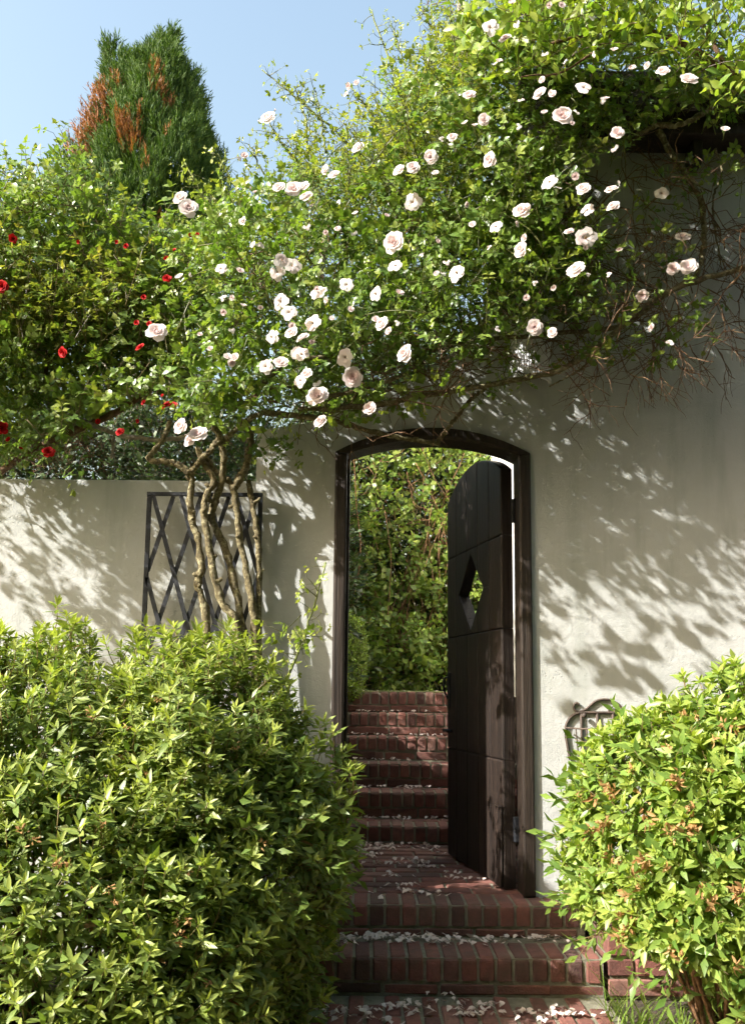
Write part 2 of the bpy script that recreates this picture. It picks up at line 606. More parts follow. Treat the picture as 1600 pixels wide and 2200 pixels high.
def brick_variant(name, sx, sy, sz, nose=0.0, seed=0):
    """box centred in x, front at y=0, top at z=0; 'nose' rounds the top front edge"""
    rnd = random.Random(seed)
    bm = bmesh.new()
    prof = []
    if nose > 0:
        prof += [(0, -sz), (0, -nose)]
        for k in range(1, 5):
            a = math.pi / 2 * k / 4
            prof.append((nose - nose * math.cos(a), -nose + nose * math.sin(a)))
        prof += [(sy, 0), (sy, -sz)]
    else:
        prof = [(0, -sz), (0, 0), (sy, 0), (sy, -sz)]
    L = [bm.verts.new((-sx / 2, y, z)) for y, z in prof]
    R = [bm.verts.new((sx / 2, y, z)) for y, z in prof]
    n = len(prof)
    bm.faces.new(L)
    bm.faces.new(list(reversed(R)))
    for i in range(n):
        j = (i + 1) % n
        bm.faces.new((L[j], L[i], R[i], R[j]))
    bmesh.ops.recalc_face_normals(bm, faces=bm.faces)
    side = [e for e in bm.edges if len({v_.co.x > 0 for v_ in e.verts}) == 1]
    bmesh.ops.bevel(bm, geom=side if nose > 0 else list(bm.edges), offset=0.005, segments=1, affect='EDGES')
    for v_ in bm.verts:
        v_.co += Vector([rnd.uniform(-1, 1) * 0.0016 for _ in range(3)])
    me = bpy.data.meshes.new(name)
    bm.to_mesh(me)
    bm.free()
    for p in me.polygons:
        p.use_smooth = False
    me.materials.append(M['brick'])
    return me


ROWLOCK = [brick_variant('brick', PIT - 0.012, 0.2, 0.088, 0.024, i) for i in range(4)]
THIN = [brick_variant('brick', 0.205, 0.09, 0.036, 0, 10 + i) for i in range(3)]
FLAT = [brick_variant('brick', 0.205, 0.092, 0.05, 0, 20 + i) for i in range(3)]
EDGE = [brick_variant('brick', PIT - 0.012, 0.2, 0.06, 0, 30 + i) for i in range(3)]


def put_brick(meshes, parent, x, y, z, rz=0.0, tilt=0.003):
    o = bpy.data.objects.new('brick', random.choice(meshes))
    COL.objects.link(o)
    o.parent = parent
    o.location = (x, y + random.uniform(-tilt, tilt), z + random.uniform(-tilt, tilt) * 0.7)
    o.rotation_euler = (random.uniform(-1, 1) * 0.012, random.uniform(-1, 1) * 0.012, rz + random.uniform(-1, 1) * 0.012)
    return o


def step(parent, x0, x1, yf, zt, riser, depth):
    """one step: mortar core, rowlock nosing, thin course under it, filler bricks behind"""
    core = link('mortar_bed', box_mesh('mortar_bed', x0, x1, yf + 0.008, yf + depth, zt - riser - 0.05, zt - 0.006), M['mortar'], parent)
    n = int((x1 - x0) / PIT)
    off = random.uniform(0, 0.03)
    for i in range(n):
        put_brick(ROWLOCK, parent, x0 + off + (i + 0.5) * PIT, yf, zt)
    th = riser - 0.1
    x = x0 + random.uniform(-0.12, 0)
    while x < x1 + 0.05:
        o = put_brick(THIN, parent, min(max(x, x0 + 0.1025), x1 - 0.1025), yf + 0.004, zt - 0.1)
        o.scale = (1, 1, max(0.35, th / 0.036))
        x += 0.216
    if depth > 0.3:
        y = yf + 0.211
        while y + 0.09 < yf + depth - 0.0:
            x = x0 + random.uniform(0, 0.2)
            while x < x1:
                put_brick(FLAT, parent, min(max(x, x0 + 0.1025), x1 - 0.1025), y, zt - 0.002)
                x += 0.216
            y += 0.103


YC = -4.0
lower = empty('lower_brick_steps', (0, 0, 0))
struct(lower)
Z0 = 0.042
step(lower, -0.42, 0.90, 3.84 + YC, Z0, 0.128, 0.24)
step(lower, -0.42, 0.90, 3.55 + YC, -0.086, 0.138, 0.3)
path = empty('brick_path')
struct(path)
link('mortar_bed', box_mesh('mortar_bed', -0.42, 0.90, -2.2, 3.549 + YC, -0.3, -0.231), M['mortar'], path)
for r in range(5):
    for i in range(19):
        put_brick(EDGE, path, -0.42 + (i + 0.5) * PIT, 3.549 + YC - 0.212 * (r + 1) + (0.1 if i % 2 else 0.0) - 0.1, -0.224)
for i in range(19):
    if not i % 2:
        put_brick([brick_variant('brick', PIT - 0.012, 0.09, 0.06, 0, 50)] if i == 0 else [half], path, -0.42 + (i + 0.5) * PIT, 3.549 + YC - 0.098, -0.224)
    if i == 0:
        half = path.children[-1].data

landing = empty('brick_landing')
struct(landing)
link('mortar_bed', box_mesh('mortar_bed', -0.35, 1.0, 3.84 + YC + 0.241, 5.279 + YC, -0.2, Z0 - 0.007), M['mortar'], landing)
# pairs of courses between continuous joints
yrow = 3.84 + YC + 0.215
k = 0
while yrow < 5.18 + YC:
    off = (0.0 if k % 2 == 0 else 0.108)
    for i in range(-1, 6):
        x = -0.3 + off + i * 0.216
        if x < -0.26 or x > 0.92:
            continue
        put_brick(FLAT, landing, x, yrow, Z0)
    yrow += 0.112
    k += 1

upper = empty('upper_brick_steps')
struct(upper)
UD = [5.28, 5.60, 5.90, 6.17, 6.42, 6.66]
UZ = [0.145, 0.300, 0.452, 0.608, 0.764, 0.912]
for i in range(6):
    d = (UD[i + 1] - UD[i]) if i < 5 else 0.22
    r = UZ[i] - (UZ[i - 1] if i else Z0)
    step(upper, -0.17, 0.97, UD[i] + YC, UZ[i], max(r, 0.12), d + 0.02)
struct(link('mossy_kerb', box_mesh('mossy_kerb', -0.16, 0.96, 2.862, 3.05, 0.8, 0.922, 0.008), M['moss']))

# cheek walls
cheek = empty('brick_cheek_wall', (-0.27, 2.2, 0))
tag(cheek, 'low red brick cheek wall left of the upper steps inside the gate', 'wall')
link('mortar_core', box_mesh('mortar_core', -0.06, 0.083, -0.6, 0.72, 0.0, 0.895), M['mortar'], cheek)
CH = [brick_variant('brick', 0.2, 0.145, 0.056, 0, 60 + i) for i in range(2)]
for c in range(13):
    for i in range(7):
        o = bpy.data.objects.new('brick', random.choice(CH)); COL.objects.link(o); o.parent = cheek
        o.rotation_euler = (0, 0, math.pi / 2)
        o.location = (0.09, -0.6 + 0.1 + i * 0.214 + (0.1 if c % 2 else 0) - 0.06, 0.897 - c * 0.068)

pl = empty('brick_planter_wall', (0.915, -0.44, -0.24))
tag(pl, 'low brick planter wall under the right azalea, beside the lower steps', 'wall')
link('mortar_core', box_mesh('mortar_core', 0.012, 0.5, 0.012, 0.43, 0.0, 0.212), M['mortar'], pl)
PB = [brick_variant('brick', 0.205, 0.1, 0.062, 0, 70 + i) for i in range(3)]
for c in range(3):
    for i in range(3 if c % 2 else 2):                       # the face along the steps
        o = bpy.data.objects.new('brick', random.choice(PB)); COL.objects.link(o); o.parent = pl
        o.rotation_euler = (0, 0, -math.pi / 2 + random.uniform(-.01, .01))
        o.location = (0.004, 0.105 + i * 0.216 + (0 if c % 2 else 0.107), 0.222 - c * 0.074)
    for i in range(2):                                       # the end towards the viewer
        o = bpy.data.objects.new('brick', random.choice(PB)); COL.objects.link(o); o.parent = pl
        o.location = (0.106 + i * 0.216 + (0.108 if c % 2 else 0), 0.0, 0.222 - c * 0.074)

# ------------------------------------------------------------------ walls
XJ0, XJ1 = P(714, 1400, 0).x, P(1143, 1400, 0).x      # outer faces of the door frame
XC = (XJ0 + XJ1) / 2
ZS, ZCROWN = P(713, 972, 0).z, P(930, 921, 0).z


def arch(x0, x1, zs, zc, n=14, inset=0.0):
    """points along a segmental arch from right to left"""
    w, h = (x1 - x0) / 2, zc - zs
    R = (w * w + h * h) / (2 * h)
    cx, cz = (x0 + x1) / 2, zc - R
    a = math.asin(min(1, w / R))
    return [(cx + (R - inset) * math.sin(t), cz + (R - inset) * math.cos(t)) for t in np.linspace(a, -a, n)]


X_L = P(552, 960, 0).x
gate = tag(empty('gate_wall', (0, 0, 0)), 'tall cream stucco wall with arched gateway opening', 'wall')
T_W = 0.26
top = [(X_L, 2.12), (-0.3, 2.16), (0.05, 2.3), (0.35, 2.5), (0.55, 2.72), (0.6, 3.6), (3.2, 3.6)]


def wall_with_opening():
    bm = bmesh.new()
    a = arch(XJ0, XJ1, ZS, ZCROWN, 18)
    outer = [(X_L, -0.5), (XJ0, -0.5)]
    # left piece, right piece and the part over the arch as strips
    def quad_strip(lo, hi):
        f0, b0 = [], []
        for (x, z) in lo:
            f0.append(bm.verts.new((x, 0, z)))
        for (x, z) in hi:
            b0.append(bm.verts.new((x, 0, z)))
        for i in range(len(lo) - 1):
            bm.faces.new((f0[i], f0[i + 1], b0[i + 1], b0[i]))
    def ztop(x):
        for (xa, za), (xb, zb) in zip(top, top[1:]):
            if xa <= x <= xb:
                return za + (zb - za) * (x - xa) / (xb - xa)
        return top[-1][1]
    xs = sorted({X_L, XJ0, XJ1, 3.2} | {x for x, _ in a} | {x for x, _ in top if x > X_L} | set(np.linspace(X_L, 3.2, 30)))
    az = list(reversed(a))
    def zbot(x):
        if x <= XJ0 + 1e-6 or x >= XJ1 - 1e-6:
            return None
        for (xa, za), (xb, zb) in zip(az, az[1:]):
            if xa - 1e-9 <= x <= xb + 1e-9:
                return za + (zb - za) * (x - xa) / (xb - xa + 1e-12)
        return ZS
    for x0, x1 in zip(xs, xs[1:]):
        if x1 - x0 < 1e-5:
            continue
        m_ = (x0 + x1) / 2
        if XJ0 < m_ < XJ1:
            l0 = zbot(x0) if zbot(x0) is not None else ZS
            l1 = zbot(x1) if zbot(x1) is not None else ZS
        else:
            l0 = l1 = -0.5
        quad_strip([(x0, l0), (x1, l1)], [(x0, ztop(x0)), (x1, ztop(x1))])
    bmesh.ops.remove_doubles(bm, verts=bm.verts, dist=1e-5)
    r = bmesh.ops.extrude_face_region(bm, geom=list(bm.faces))
    for v_ in [g for g in r['geom'] if isinstance(g, bmesh.types.BMVert)]:
        v_.co.y += T_W
    # jamb sides of the opening come from the extruded boundary
    bmesh.ops.recalc_face_normals(bm, faces=bm.faces)
    me = bpy.data.meshes.new('wall_face')
    bm.to_mesh(me)
    bm.free()
    return me


link('wall_face', wall_with_opening(), M['stucco'], gate)

lw = link('garden_wall', None or box_mesh('garden_wall', -9.0, X_L + 0.002, 0.03, 0.3, -0.6, P(250, 1030, 0.03).z, 0.012, 2), M['stucco'])
tag(lw, 'lower cream stucco garden wall running off to the left of the gate', 'wall')
hw = link('inner_house_wall', box_mesh('inner_house_wall', 1.05, 1.3, 0.27, 5.4, -0.3, 4.0), M['white_plaster'])
tag(hw, 'sunlit white plaster wall glimpsed through the gap behind the open door', 'wall')

# eave of the house at the right
eave = tag(empty('house_eave', (0.75, 0, 3.2)), 'dark timber eave and rafters above the wall behind the roses', 'eave')
ZE = P(1500, 305, -0.1).z - 3.2
link('fascia_beam', box_mesh('fascia_beam', 0.45, 2.6, -0.16, -0.004, ZE, ZE + 0.12, 0.006), M['eave_wood'], eave)
for i in range(6):
    link('rafter', box_mesh('rafter', 0.4 + i * 0.38, 0.47 + i * 0.38, -0.30, -0.162, ZE + 0.04, ZE + 0.15, 0.006), M['eave_wood'], eave)
link('roof_boards', box_mesh('roof_boards', -0.1, 2.7, -0.32, 0.6, ZE + 0.152, ZE + 0.2, 0.005), M['eave_wood'], eave)
bx = P(1500, 335, -0.12).x - 0.75
link('bracket', box_mesh('bracket', bx - 0.025, bx + 0.025, -0.12, -0.004, ZE - 0.11, ZE - 0.002, 0.006), M['eave_wood'], eave)

# ------------------------------------------------------------------ door frame and door
fr = tag(empty('door_frame', (0, 0, 0)), 'dark weathered timber frame with shallow arched head around the gateway', 'door frame')
FY0, FY1 = -0.022, 0.13
JW = 0.056
fl = [(XJ0, Z0 - .002), (XJ0 + JW, Z0 - .002), (XJ0 + JW, ZS - 0.008), (XJ0, ZS)]
link('jamb', prism_mesh('jamb', fl, FY0, FY1, 0.01), M['frame_wood'], fr)
XR0 = XJ1 - JW
link('jamb', prism_mesh('jamb', [(XR0, Z0 - .002), (XJ1, Z0 - .002), (XJ1, ZS), (XR0, ZS - 0.008)], FY0, FY1, 0.01), M['frame_wood'], fr)
outer_a = arch(XJ0 + 0.002, XJ1 - 0.002, ZS, ZCROWN, 16)
inner_a = arch(XJ0 + JW, XR0, ZS - 0.008, ZCROWN - JW * 0.95, 16)
AP = outer_a + list(reversed(inner_a))
# build head as strip so the concave polygon stays clean
bm = bmesh.new()
rows = []
for (ox, oz), (ix, iz) in zip(outer_a, inner_a):
    rows.append([bm.verts.new((ox, FY0, oz - 0.001)), bm.verts.new((ox * .25 + ix * .75, FY0, oz * .25 + iz * .75)), bm.verts.new((ix, FY0 + 0.012, iz)),
                 bm.verts.new((ix, FY1, iz)), bm.verts.new((ox, FY1, oz - 0.001))])
for r0, r1 in zip(rows, rows[1:]):
    for i in range(5):
        j = (i + 1) % 5
        bm.faces.new((r0[i], r0[j], r1[j], r1[i]))
bm.faces.new(rows[0]); bm.faces.new(list(reversed(rows[-1])))
bmesh.ops.recalc_face_normals(bm, faces=bm.faces)
me = bpy.data.meshes.new('arched_head'); bm.to_mesh(me); bm.free()
link('arched_head', me, M['frame_wood'], fr)
# stop bead on the inner edge of the left jamb
link('stop_bead', box_mesh('stop_bead', XJ0 + JW + 0.001, XJ0 + JW + 0.012, 0.03, 0.1, 0.0, ZS - 0.02, 0.003), M['frame_wood'], fr)

HX, HY = XR0 - 0.067, 0.10
FX, FY = P(964, 1838, 0.92).x, 0.92
LW = 0.865
ang = math.atan2(FY - HY, FX - HX)
ZD = 0.05
door = tag(empty('plank_door', (HX, HY, ZD)), 'dark brown arched plank door with diamond opening, standing half open', 'door')
door.rotation_euler = (0, 0, ang)
# local frame: +x from hinge to free edge, the outer face is y = 0 and looks towards the street
TH = 0.058
zg = [0.0, 0.566, 1.168, 1.608]
ztop_h, ztop_c = 1.925, 2.05
uc, uh = 0.455, 0.195
dz0, dz1, dzc = 1.185, 1.58, 1.385


def atop(u):
    w, h = LW / 2, ztop_c - ztop_h
    R = (w * w + h * h) / (2 * h)
    return ztop_c - R + math.sqrt(max(0, R * R - (u - w) ** 2))


def zu(u):
    return dzc + (dz1 - dzc) * max(0, 1 - abs(u - uc) / uh)


def zl(u):
    return dzc - (dzc - dz0) * max(0, 1 - abs(u - uc) / uh)


def board(poly, bev=0.008):
    link('board', prism_mesh('board', poly, 0.0, -TH, bev), M['door_wood'], door)


plank_edges = [0, 0.17, 0.345, 0.52, 0.70, LW]
for a_, b_ in zip(plank_edges, plank_edges[1:]):
    a2, b2 = a_ + 0.0006, b_ - 0.0006
    board([(a2, zg[0]), (b2, zg[0]), (b2, zg[1] - .002), (a2, zg[1] - .002)])
    board([(a2, zg[1]), (b2, zg[1]), (b2, zg[2] - .002), (a2, zg[2] - .002)])
    us = np.linspace(a2, b2, 7)
    board([(a2, zg[3]), (b2, zg[3])] + [(u, atop(u)) for u in us[::-1]])
    cuts = sorted({a2, b2} | {u for u in (uc - uh, uc, uc + uh) if a2 < u < b2})
    if b2 <= uc - uh or a2 >= uc + uh:
        board([(a2, zg[2]), (b2, zg[2]), (b2, zg[3] - .002), (a2, zg[3] - .002)])
    else:
        # the diamond cuts the board into an upper and a lower piece
        board([(a2, zg[3] - .002)] + [(u, zu(u)) for u in cuts] + [(b2, zg[3] - .002)], .004)
        board([(a2, zg[2])] + [(u, zl(u)) for u in cuts] + [(b2, zg[2])], .004)
for z in (1.72, 0.26):
    hg = link('hinge', box_mesh('hinge', -0.030, -0.0015, -TH - 0.012, -TH + 0.012, z - 0.055, z + 0.055, 0.0015), M['iron'], door)
    for k in range(3):
        a = Acc()
        a.tube([(-0.012, -TH - 0.008, z - 0.055 + k * 0.038), (-0.012, -TH - 0.008, z - 0.022 + k * 0.038)], 0.012, 10)
        link('knuckle', a.mesh('knuckle'), M['iron'], hg)
lat = link('latch_plate', box_mesh('latch_plate', LW - 0.06, LW - 0.015, 0.0005, 0.006, 0.78, 0.98, 0.002), M['iron'], door)
a = Acc()
a.tube(spline([(LW - .035, .006, .95), (LW - .033, .025, .94), (LW - .033, .028, .88), (LW - .035, .006, .83)], 14), 0.006, 8)
link('pull_handle', a.mesh('pull_handle'), M['iron'], lat)
a = Acc()
a.tube([(LW - .1, .012, .66), (LW + .025, .012, .66)], 0.01, 8)
link('bolt', a.mesh('bolt'), M['iron'], door)
link('repair_block', box_mesh('repair_block', 0.002, 0.09, 0.0008, 0.012, 0.004, 0.36, 0.004), M['door_wood'], door)

# ------------------------------------------------------------------ trellis
tr0, tr1 = P(322, 1057, -0.06), P(560, 1057, -0.06)
tz0 = -0.2
tre = tag(empty('iron_trellis', (tr0.x, -0.06, tz0)), 'black iron lattice trellis against the wall behind the rose trunks', 'trellis')
tw, thh = tr1.x - tr0.x, tr0.z - tz0
bw = 0.0105
link('frame_bar', box_mesh('frame_bar', -bw, bw, -0.005, 0.006, 0, thh - 0.018, 0.0015), M['iron'], tre)
link('frame_bar', box_mesh('frame_bar', tw - bw, tw + bw, -0.005, 0.006, 0, thh - 0.018, 0.0015), M['iron'], tre)
link('frame_bar', box_mesh('frame_bar', -bw, tw + bw, -0.007, 0.008, thh - 0.0175, thh, 0.0015), M['iron'], tre)
sl = 0.30
sp_ = tw / 4


def lat_bar(x0, z0, x1, z1, y):
    d = Vector((x1 - x0, 0, z1 - z0))
    L = d.length
    me = box_mesh('lattice_bar', -0.0095, 0.0095, -0.003, 0.003, 0, L)
    o = link('lattice_bar', me, M['iron'], tre, (x0, y, z0))
    o.rotation_euler = (0, math.atan2(d.x, d.z), 0)


for sgn, y in ((1, -0.002), (-1, 0.0045)):
    for k in range(-9, 14):
        # line x = k*sp + sgn*sl*(top - z)
        x_top = (k + 0.1) * sp_ if sgn > 0 else (k + 0.9) * sp_
        pts = []
        za, zb = 0.0, thh - 0.018
        fx = lambda z: x_top + sgn * sl * (thh - z)
        # clip to 0..tw
        lo_, hi_ = za, zb
        for bound in (0.004, tw - 0.004):
            zc = thh - (bound - x_top) / (sgn * sl)
            inside_dir = fx(hi_)
            if sgn > 0:
                if bound < tw / 2: hi_ = min(hi_, zc)
                else: lo_ = max(lo_, zc)
            else:
                if bound < tw / 2: lo_ = max(lo_, zc)
                else: hi_ = min(hi_, zc)
        if hi_ - lo_ > 0.05:
            lat_bar(fx(hi_), hi_, fx(lo_), lo_, y)

# ------------------------------------------------------------------ wall basket
p0 = P(1219, 1560, -0.05)
wb = tag(empty('iron_wall_basket', (p0.x, -0.008, p0.z)), 'rusty wrought iron wall basket with scroll top, half hidden by the right azalea', 'wall basket')
SB = 1 / (F / 4.0)
def wbp(pts, y=0.0):
    return [((x) * SB, y, -(z) * SB) for x, z in pts]
def wb_tube(name, pts, r, n=24, parent=None):
    a = Acc(); a.tube(spline(pts, n), r, 7)
    return link(name, a.mesh(name), M['rusty'], parent or wb)
wb_tube('back_hoop', wbp([(8, 70), (0, 18), (4, -8), (24, -26), (60, -28), (130, -28)]), 0.0065, 36)
wb_tube('scroll', wbp([(30, -44), (24, -48), (18, -42), (20, -33), (30, -30), (45, -36), (65, -52), (88, -56), (110, -48), (125, -32)]), 0.0055, 44)
wb_tube('scroll', wbp([(100, -40), (94, -38), (92, -32), (98, -26), (106, -28)]), 0.0045, 20)
for x in (33, 67, 100):
    wb_tube('back_strap', wbp([(x, -28), (x + 1, 70)]), 0.006, 4)
front = wb_tube('front_rim', [(0, -0.01, -4 * SB), (25 * SB, -0.11, -4 * SB), (60 * SB, -0.16, -3 * SB), (110 * SB, -0.16, -2 * SB), (150 * SB, -0.08, -2 * SB)], 0.004, 24)
for x, y in ((14, -0.07), (30, -0.12), (58, -0.155), (86, -0.165), (112, -0.155)):
    wb_tube('front_bar', [(x * SB, y, -4 * SB), (x * SB + 0.006, y * 0.95, -30 * SB), (x * SB + 0.03, y * 0.5, -75 * SB)][::1] if False else [(x * SB, y, -4 * SB), (x * SB + .004, y * .95, -.06), (x * SB + .02, y * .5, -.16)], 0.003, 8)
a = Acc(); a.tube([(38 * SB, -0.008, 22 * SB), (38 * SB, -0.02, 22 * SB)], 0.01, 12)
link('rivet', a.mesh('rivet'), M['rusty'], wb)

# ------------------------------------------------------------------ fluted white pot on the wall
pp = P(1138, 765, -0.02)
pot = tag(empty('wall_sconce', (pp.x, -0.003, pp.z)), 'white fluted half round wall lamp partly hidden under the rose branches', 'wall lamp')
ns, nz_ = 49, 7
V, T = [], []
for j in range(nz_):
    z = -0.115 + 0.30 * j / (nz_ - 1)
    rad = 0.09 + 0.006 * math.sin(j / (nz_ - 1) * math.pi)
    for i in range(ns):
        t = math.pi * i / (ns - 1)
        r = rad * (1 + 0.035 * (i % 2))
        V.append((-r * math.cos(t), -r * 0.85 * math.sin(t), z))
for j in range(nz_ - 1):
    for i in range(ns - 1):
        a_ = j * ns + i
        T += [(a_, a_ + 1, a_ + ns + 1), (a_, a_ + ns + 1, a_ + ns)]
link('fluted_shade', mesh_np('fluted_shade', V, T, None, False), M['white_pot'], pot)
V, T = [], []
for zz, rr_ in ((-0.128, 0.1), (-0.114, 0.1), (-0.114, 0.085), (-0.128, 0.085)):
    for i in range(25):
        t = math.pi * i / 24
        V.append((-rr_ * math.cos(t), -rr_ * 0.88 * math.sin(t), zz))
for j in range(4):
    for i in range(24):
        a_, b_ = j * 25 + i, ((j + 1) % 4) * 25 + i
        T += [(a_, a_ + 1, b_ + 1), (a_, b_ + 1, b_)]
link('rim', mesh_np('rim', V, T, None, False), M['white_pot'], pot)


# ------------------------------------------------------------------ leaves and shoots
def leaf8(L, W, fold=0.25, curl=0.25, prof=(0.92, 0.8)):
    y = np.array([0, .3, .65, 1.0])
    zc = -curl * y ** 2 * L
    V = [(0, 0, 0), (0, .3 * L, zc[1]), (0, .65 * L, zc[2]), (0, L, zc[3]),
         (-W * prof[0] / 2, .3 * L, zc[1] + fold * W * .5), (-W * prof[1] / 2, .65 * L, zc[2] + fold * W * .5),
         (W * prof[0] / 2, .3 * L, zc[1] + fold * W * .5), (W * prof[1] / 2, .65 * L, zc[2] + fold * W * .5)]
    T = [(0, 1, 4), (4, 1, 2), (4, 2, 5), (5, 2, 3), (0, 6, 1), (6, 7, 2), (6, 2, 1), (7, 3, 2)]
    return np.array(V), np.array(T)


def leaf4(L, W, fold=0.25, curl=0.2, prof=None):
    zc = -curl * L
    V = [(0, 0, 0), (-W / 2, .45 * L, zc * .2 + fold * W * .5), (0, .45 * L, zc * .2), (W / 2, .45 * L, zc * .2 + fold * W * .5), (0, L, zc)]
    return np.array(V), np.array([(0, 2, 1), (1, 2, 4), (0, 3, 2), (3, 4, 2)])


def place_leaf(acc, rng, base, d, L, W, lod=8, up=(0, 0, 1), twist=0.5, col=(0.5, 0, 0, 0), fold=0.25, curl=0.25, prof=(0.92, 0.8)):
    V, T = (leaf8 if lod == 8 else leaf4)(L, W, fold, curl, prof)
    d = np.asarray(d, float); d = d / np.linalg.norm(d)
    up = np.asarray(up, float) + rng.normal(0, twist, 3)
    x = np.cross(d, up); x /= np.linalg.norm(x) + 1e-9
    z = np.cross(x, d)
    R = np.stack([x, d, z], 1)
    acc.add(V @ R.T + np.asarray(base), T, col)


def perp(d, rng):
    v_ = rng.normal(0, 1, 3)
    v_ -= d * np.dot(v_, d)
    return v_ / np.linalg.norm(v_)


def around(phi, tilt):
    return np.array([math.cos(phi) * math.sin(tilt), math.sin(phi) * math.sin(tilt), math.cos(tilt)])


def rose_shoot(seed, L=0.30, nl=6, size=0.036, lod=8, young=0.0, narrow=0.68, pairs=2):
    rng = np.random.default_rng(seed)
    acc = Acc()
    bend = rng.uniform(-0.5, 0.5, 2)
    pts = [np.array([bend[0] * t * t * L, bend[1] * t * t * L, t * L]) for t in np.linspace(0, 1, 6)]
    acc.tube(pts, np.linspace(0.0028, 0.0012, 6), 3, (0.5, 1, 0, 0))
    phi = rng.uniform(0, 6.28)
    for i in range(nl):
        t = 0.15 + 0.85 * i / (nl - 1)
        b = np.array([bend[0] * t * t * L, bend[1] * t * t * L, t * L])
        phi += 2.4 + rng.normal(0, .3)
        d = around(phi, rng.uniform(0.8, 1.35) if t < .95 else rng.uniform(.2, .6))
        pl = size * rng.uniform(1.7, 2.3) * (1 - .25 * t)
        yv = min(1, max(0, young + (0.55 if t > .9 else 0) * rng.uniform(0, 1)))
        c = (float(np.clip(rng.normal(.5, .22), 0, 1)), 0, yv, 0)
        end = b + d * pl + np.array([0, 0, -0.1 * pl])
        acc.tube([b, (b + end) / 2 + np.array([0, 0, .006]), end], [0.0011, 0.0009, 0.0007], 3, (0.6, .8, .2, 0))
        s = np.cross(d, [0, 0, 1]); s /= np.linalg.norm(s) + 1e-9
        sz = size * rng.uniform(.8, 1.2) * (1 - .25 * t)
        place_leaf(acc, rng, end, d + rng.normal(0, .15, 3), sz * 1.1, sz * 1.1 * narrow, lod, (0, 0, 1), .25, c, .25, rng.uniform(.1, .4), (.95, .9))
        for k in range(pairs):
            q = b + d * pl * (0.92 - .38 * k)
            for sg in (-1, 1):
                dd = d * .45 + s * sg * .9 + rng.normal(0, .15, 3)
                z_ = sz * (1 - .12 * k)
                place_leaf(acc, rng, q, dd, z_, z_ * narrow, lod, (0, 0, 1), .25, c, .25, rng.uniform(.1, .4), (.95, .9))
    return acc.arrays()


def azalea_shoot(seed, L=0.11, size=0.045, w=0.32, lod=8, tipyoung=0.8, n1=8, n2=8):
    rng = np.random.default_rng(seed)
    acc = Acc()
    acc.tube([(0, 0, 0), (rng.normal(0, .006), rng.normal(0, .006), L * .6), (0, 0, L)], [0.0022, .0018, .0012], 3, (0.5, 1, 0, 0))
    phi = rng.uniform(0, 6.28)
    for i in range(n2):                      # along the stem
        t = rng.uniform(.15, .85)
        phi += 2.4
        s = size * rng.uniform(.75, 1.1)
        d = around(phi, rng.uniform(.9, 1.5))
        place_leaf(acc, rng, (0, 0, t * L), d, s, s * w, lod, (0, 0, 1), .3, (float(np.clip(rng.normal(.45, .25), 0, 1)), 0, float(np.clip(rng.normal(.12, .15), 0, .6)), float(rng.uniform() < .012) * .8), .22, rng.uniform(.1, .45))
    for i in range(n1):                      # whorl at the tip
        phi += 2.4
        u = i / n1
        s = size * (1.1 - .55 * u) * rng.uniform(.85, 1.1)
        d = around(phi, 1.25 - .95 * u + rng.normal(0, .1))
        place_leaf(acc, rng, (0, 0, L * (.86 + .14 * u)), d, s, s * w * rng.uniform(.9, 1.1), lod, (0, 0, 1), .25,
                   (float(np.clip(rng.normal(.6, .2), 0, 1)), 0, tipyoung * (.25 + .75 * u), 0), .25, rng.uniform(.0, .3))
    return acc.arrays()


def simple_shoot(seed, L=0.25, nl=9, size=0.055, w=0.5, lod=8, young=.2, tilt=(.7, 1.3), rl=.0022, prof=(1.0, .75)):
    rng = np.random.default_rng(seed)
    acc = Acc()
    bend = rng.uniform(-.5, .5, 2)
    pos = lambda t: np.array([bend[0] * t * t * L, bend[1] * t * t * L, t * L])
    acc.tube([pos(t) for t in np.linspace(0, 1, 5)], np.linspace(rl, rl * .5, 5), 3, (0.5, 1, 0, 0))
    phi = rng.uniform(0, 6.28)
    for i in range(nl):
        t = .12 + .88 * i / max(1, nl - 1)
        phi += 2.4 + rng.normal(0, .3)
        d = around(phi, rng.uniform(*tilt) * (1 if t < .9 else .4))
        s = size * rng.uniform(.7, 1.15)
        b = pos(t) + d * s * .15
        place_leaf(acc, rng, b, d, s, s * w, lod, (0, 0, 1), .35, (float(np.clip(rng.normal(.5, .22), 0, 1)), 0, float(np.clip(rng.normal(young, .2), 0, 1)), 0),
                   .2, rng.uniform(.1, .5), prof)
    return acc.arrays()


def needle_tuft(seed, L=0.16, n=16, dead=0.0, w=.1):
    rng = np.random.default_rng(seed)
    acc = Acc()
    for i in range(n):
        t = i / n
        phi = rng.uniform(0, 6.28)
        s = L * rng.uniform(.25, .5) * (1.1 - .6 * t)
        d = around(phi, rng.uniform(.2, .75))
        place_leaf(acc, rng, (rng.normal(0, .006), rng.normal(0, .006), t * L * .8), d, s, max(.006, s * w * 1.6), 4, (0, 0, 1), .8,
                   (float(np.clip(rng.normal(.45, .22), 0, 1)), 0, .5 * t * rng.uniform(0, 1), dead), .3, 0)
    return acc.arrays()


GAPPED = ('climbing_rose', 'broadleaf_tree')
GAP_AT = (pp.x - .04, -.08, pp.z - .03)


def unit(v_):
    v_ = np.asarray(v_, float)
    return v_ / (np.linalg.norm(v_, axis=-1, keepdims=True) + 1e-9)


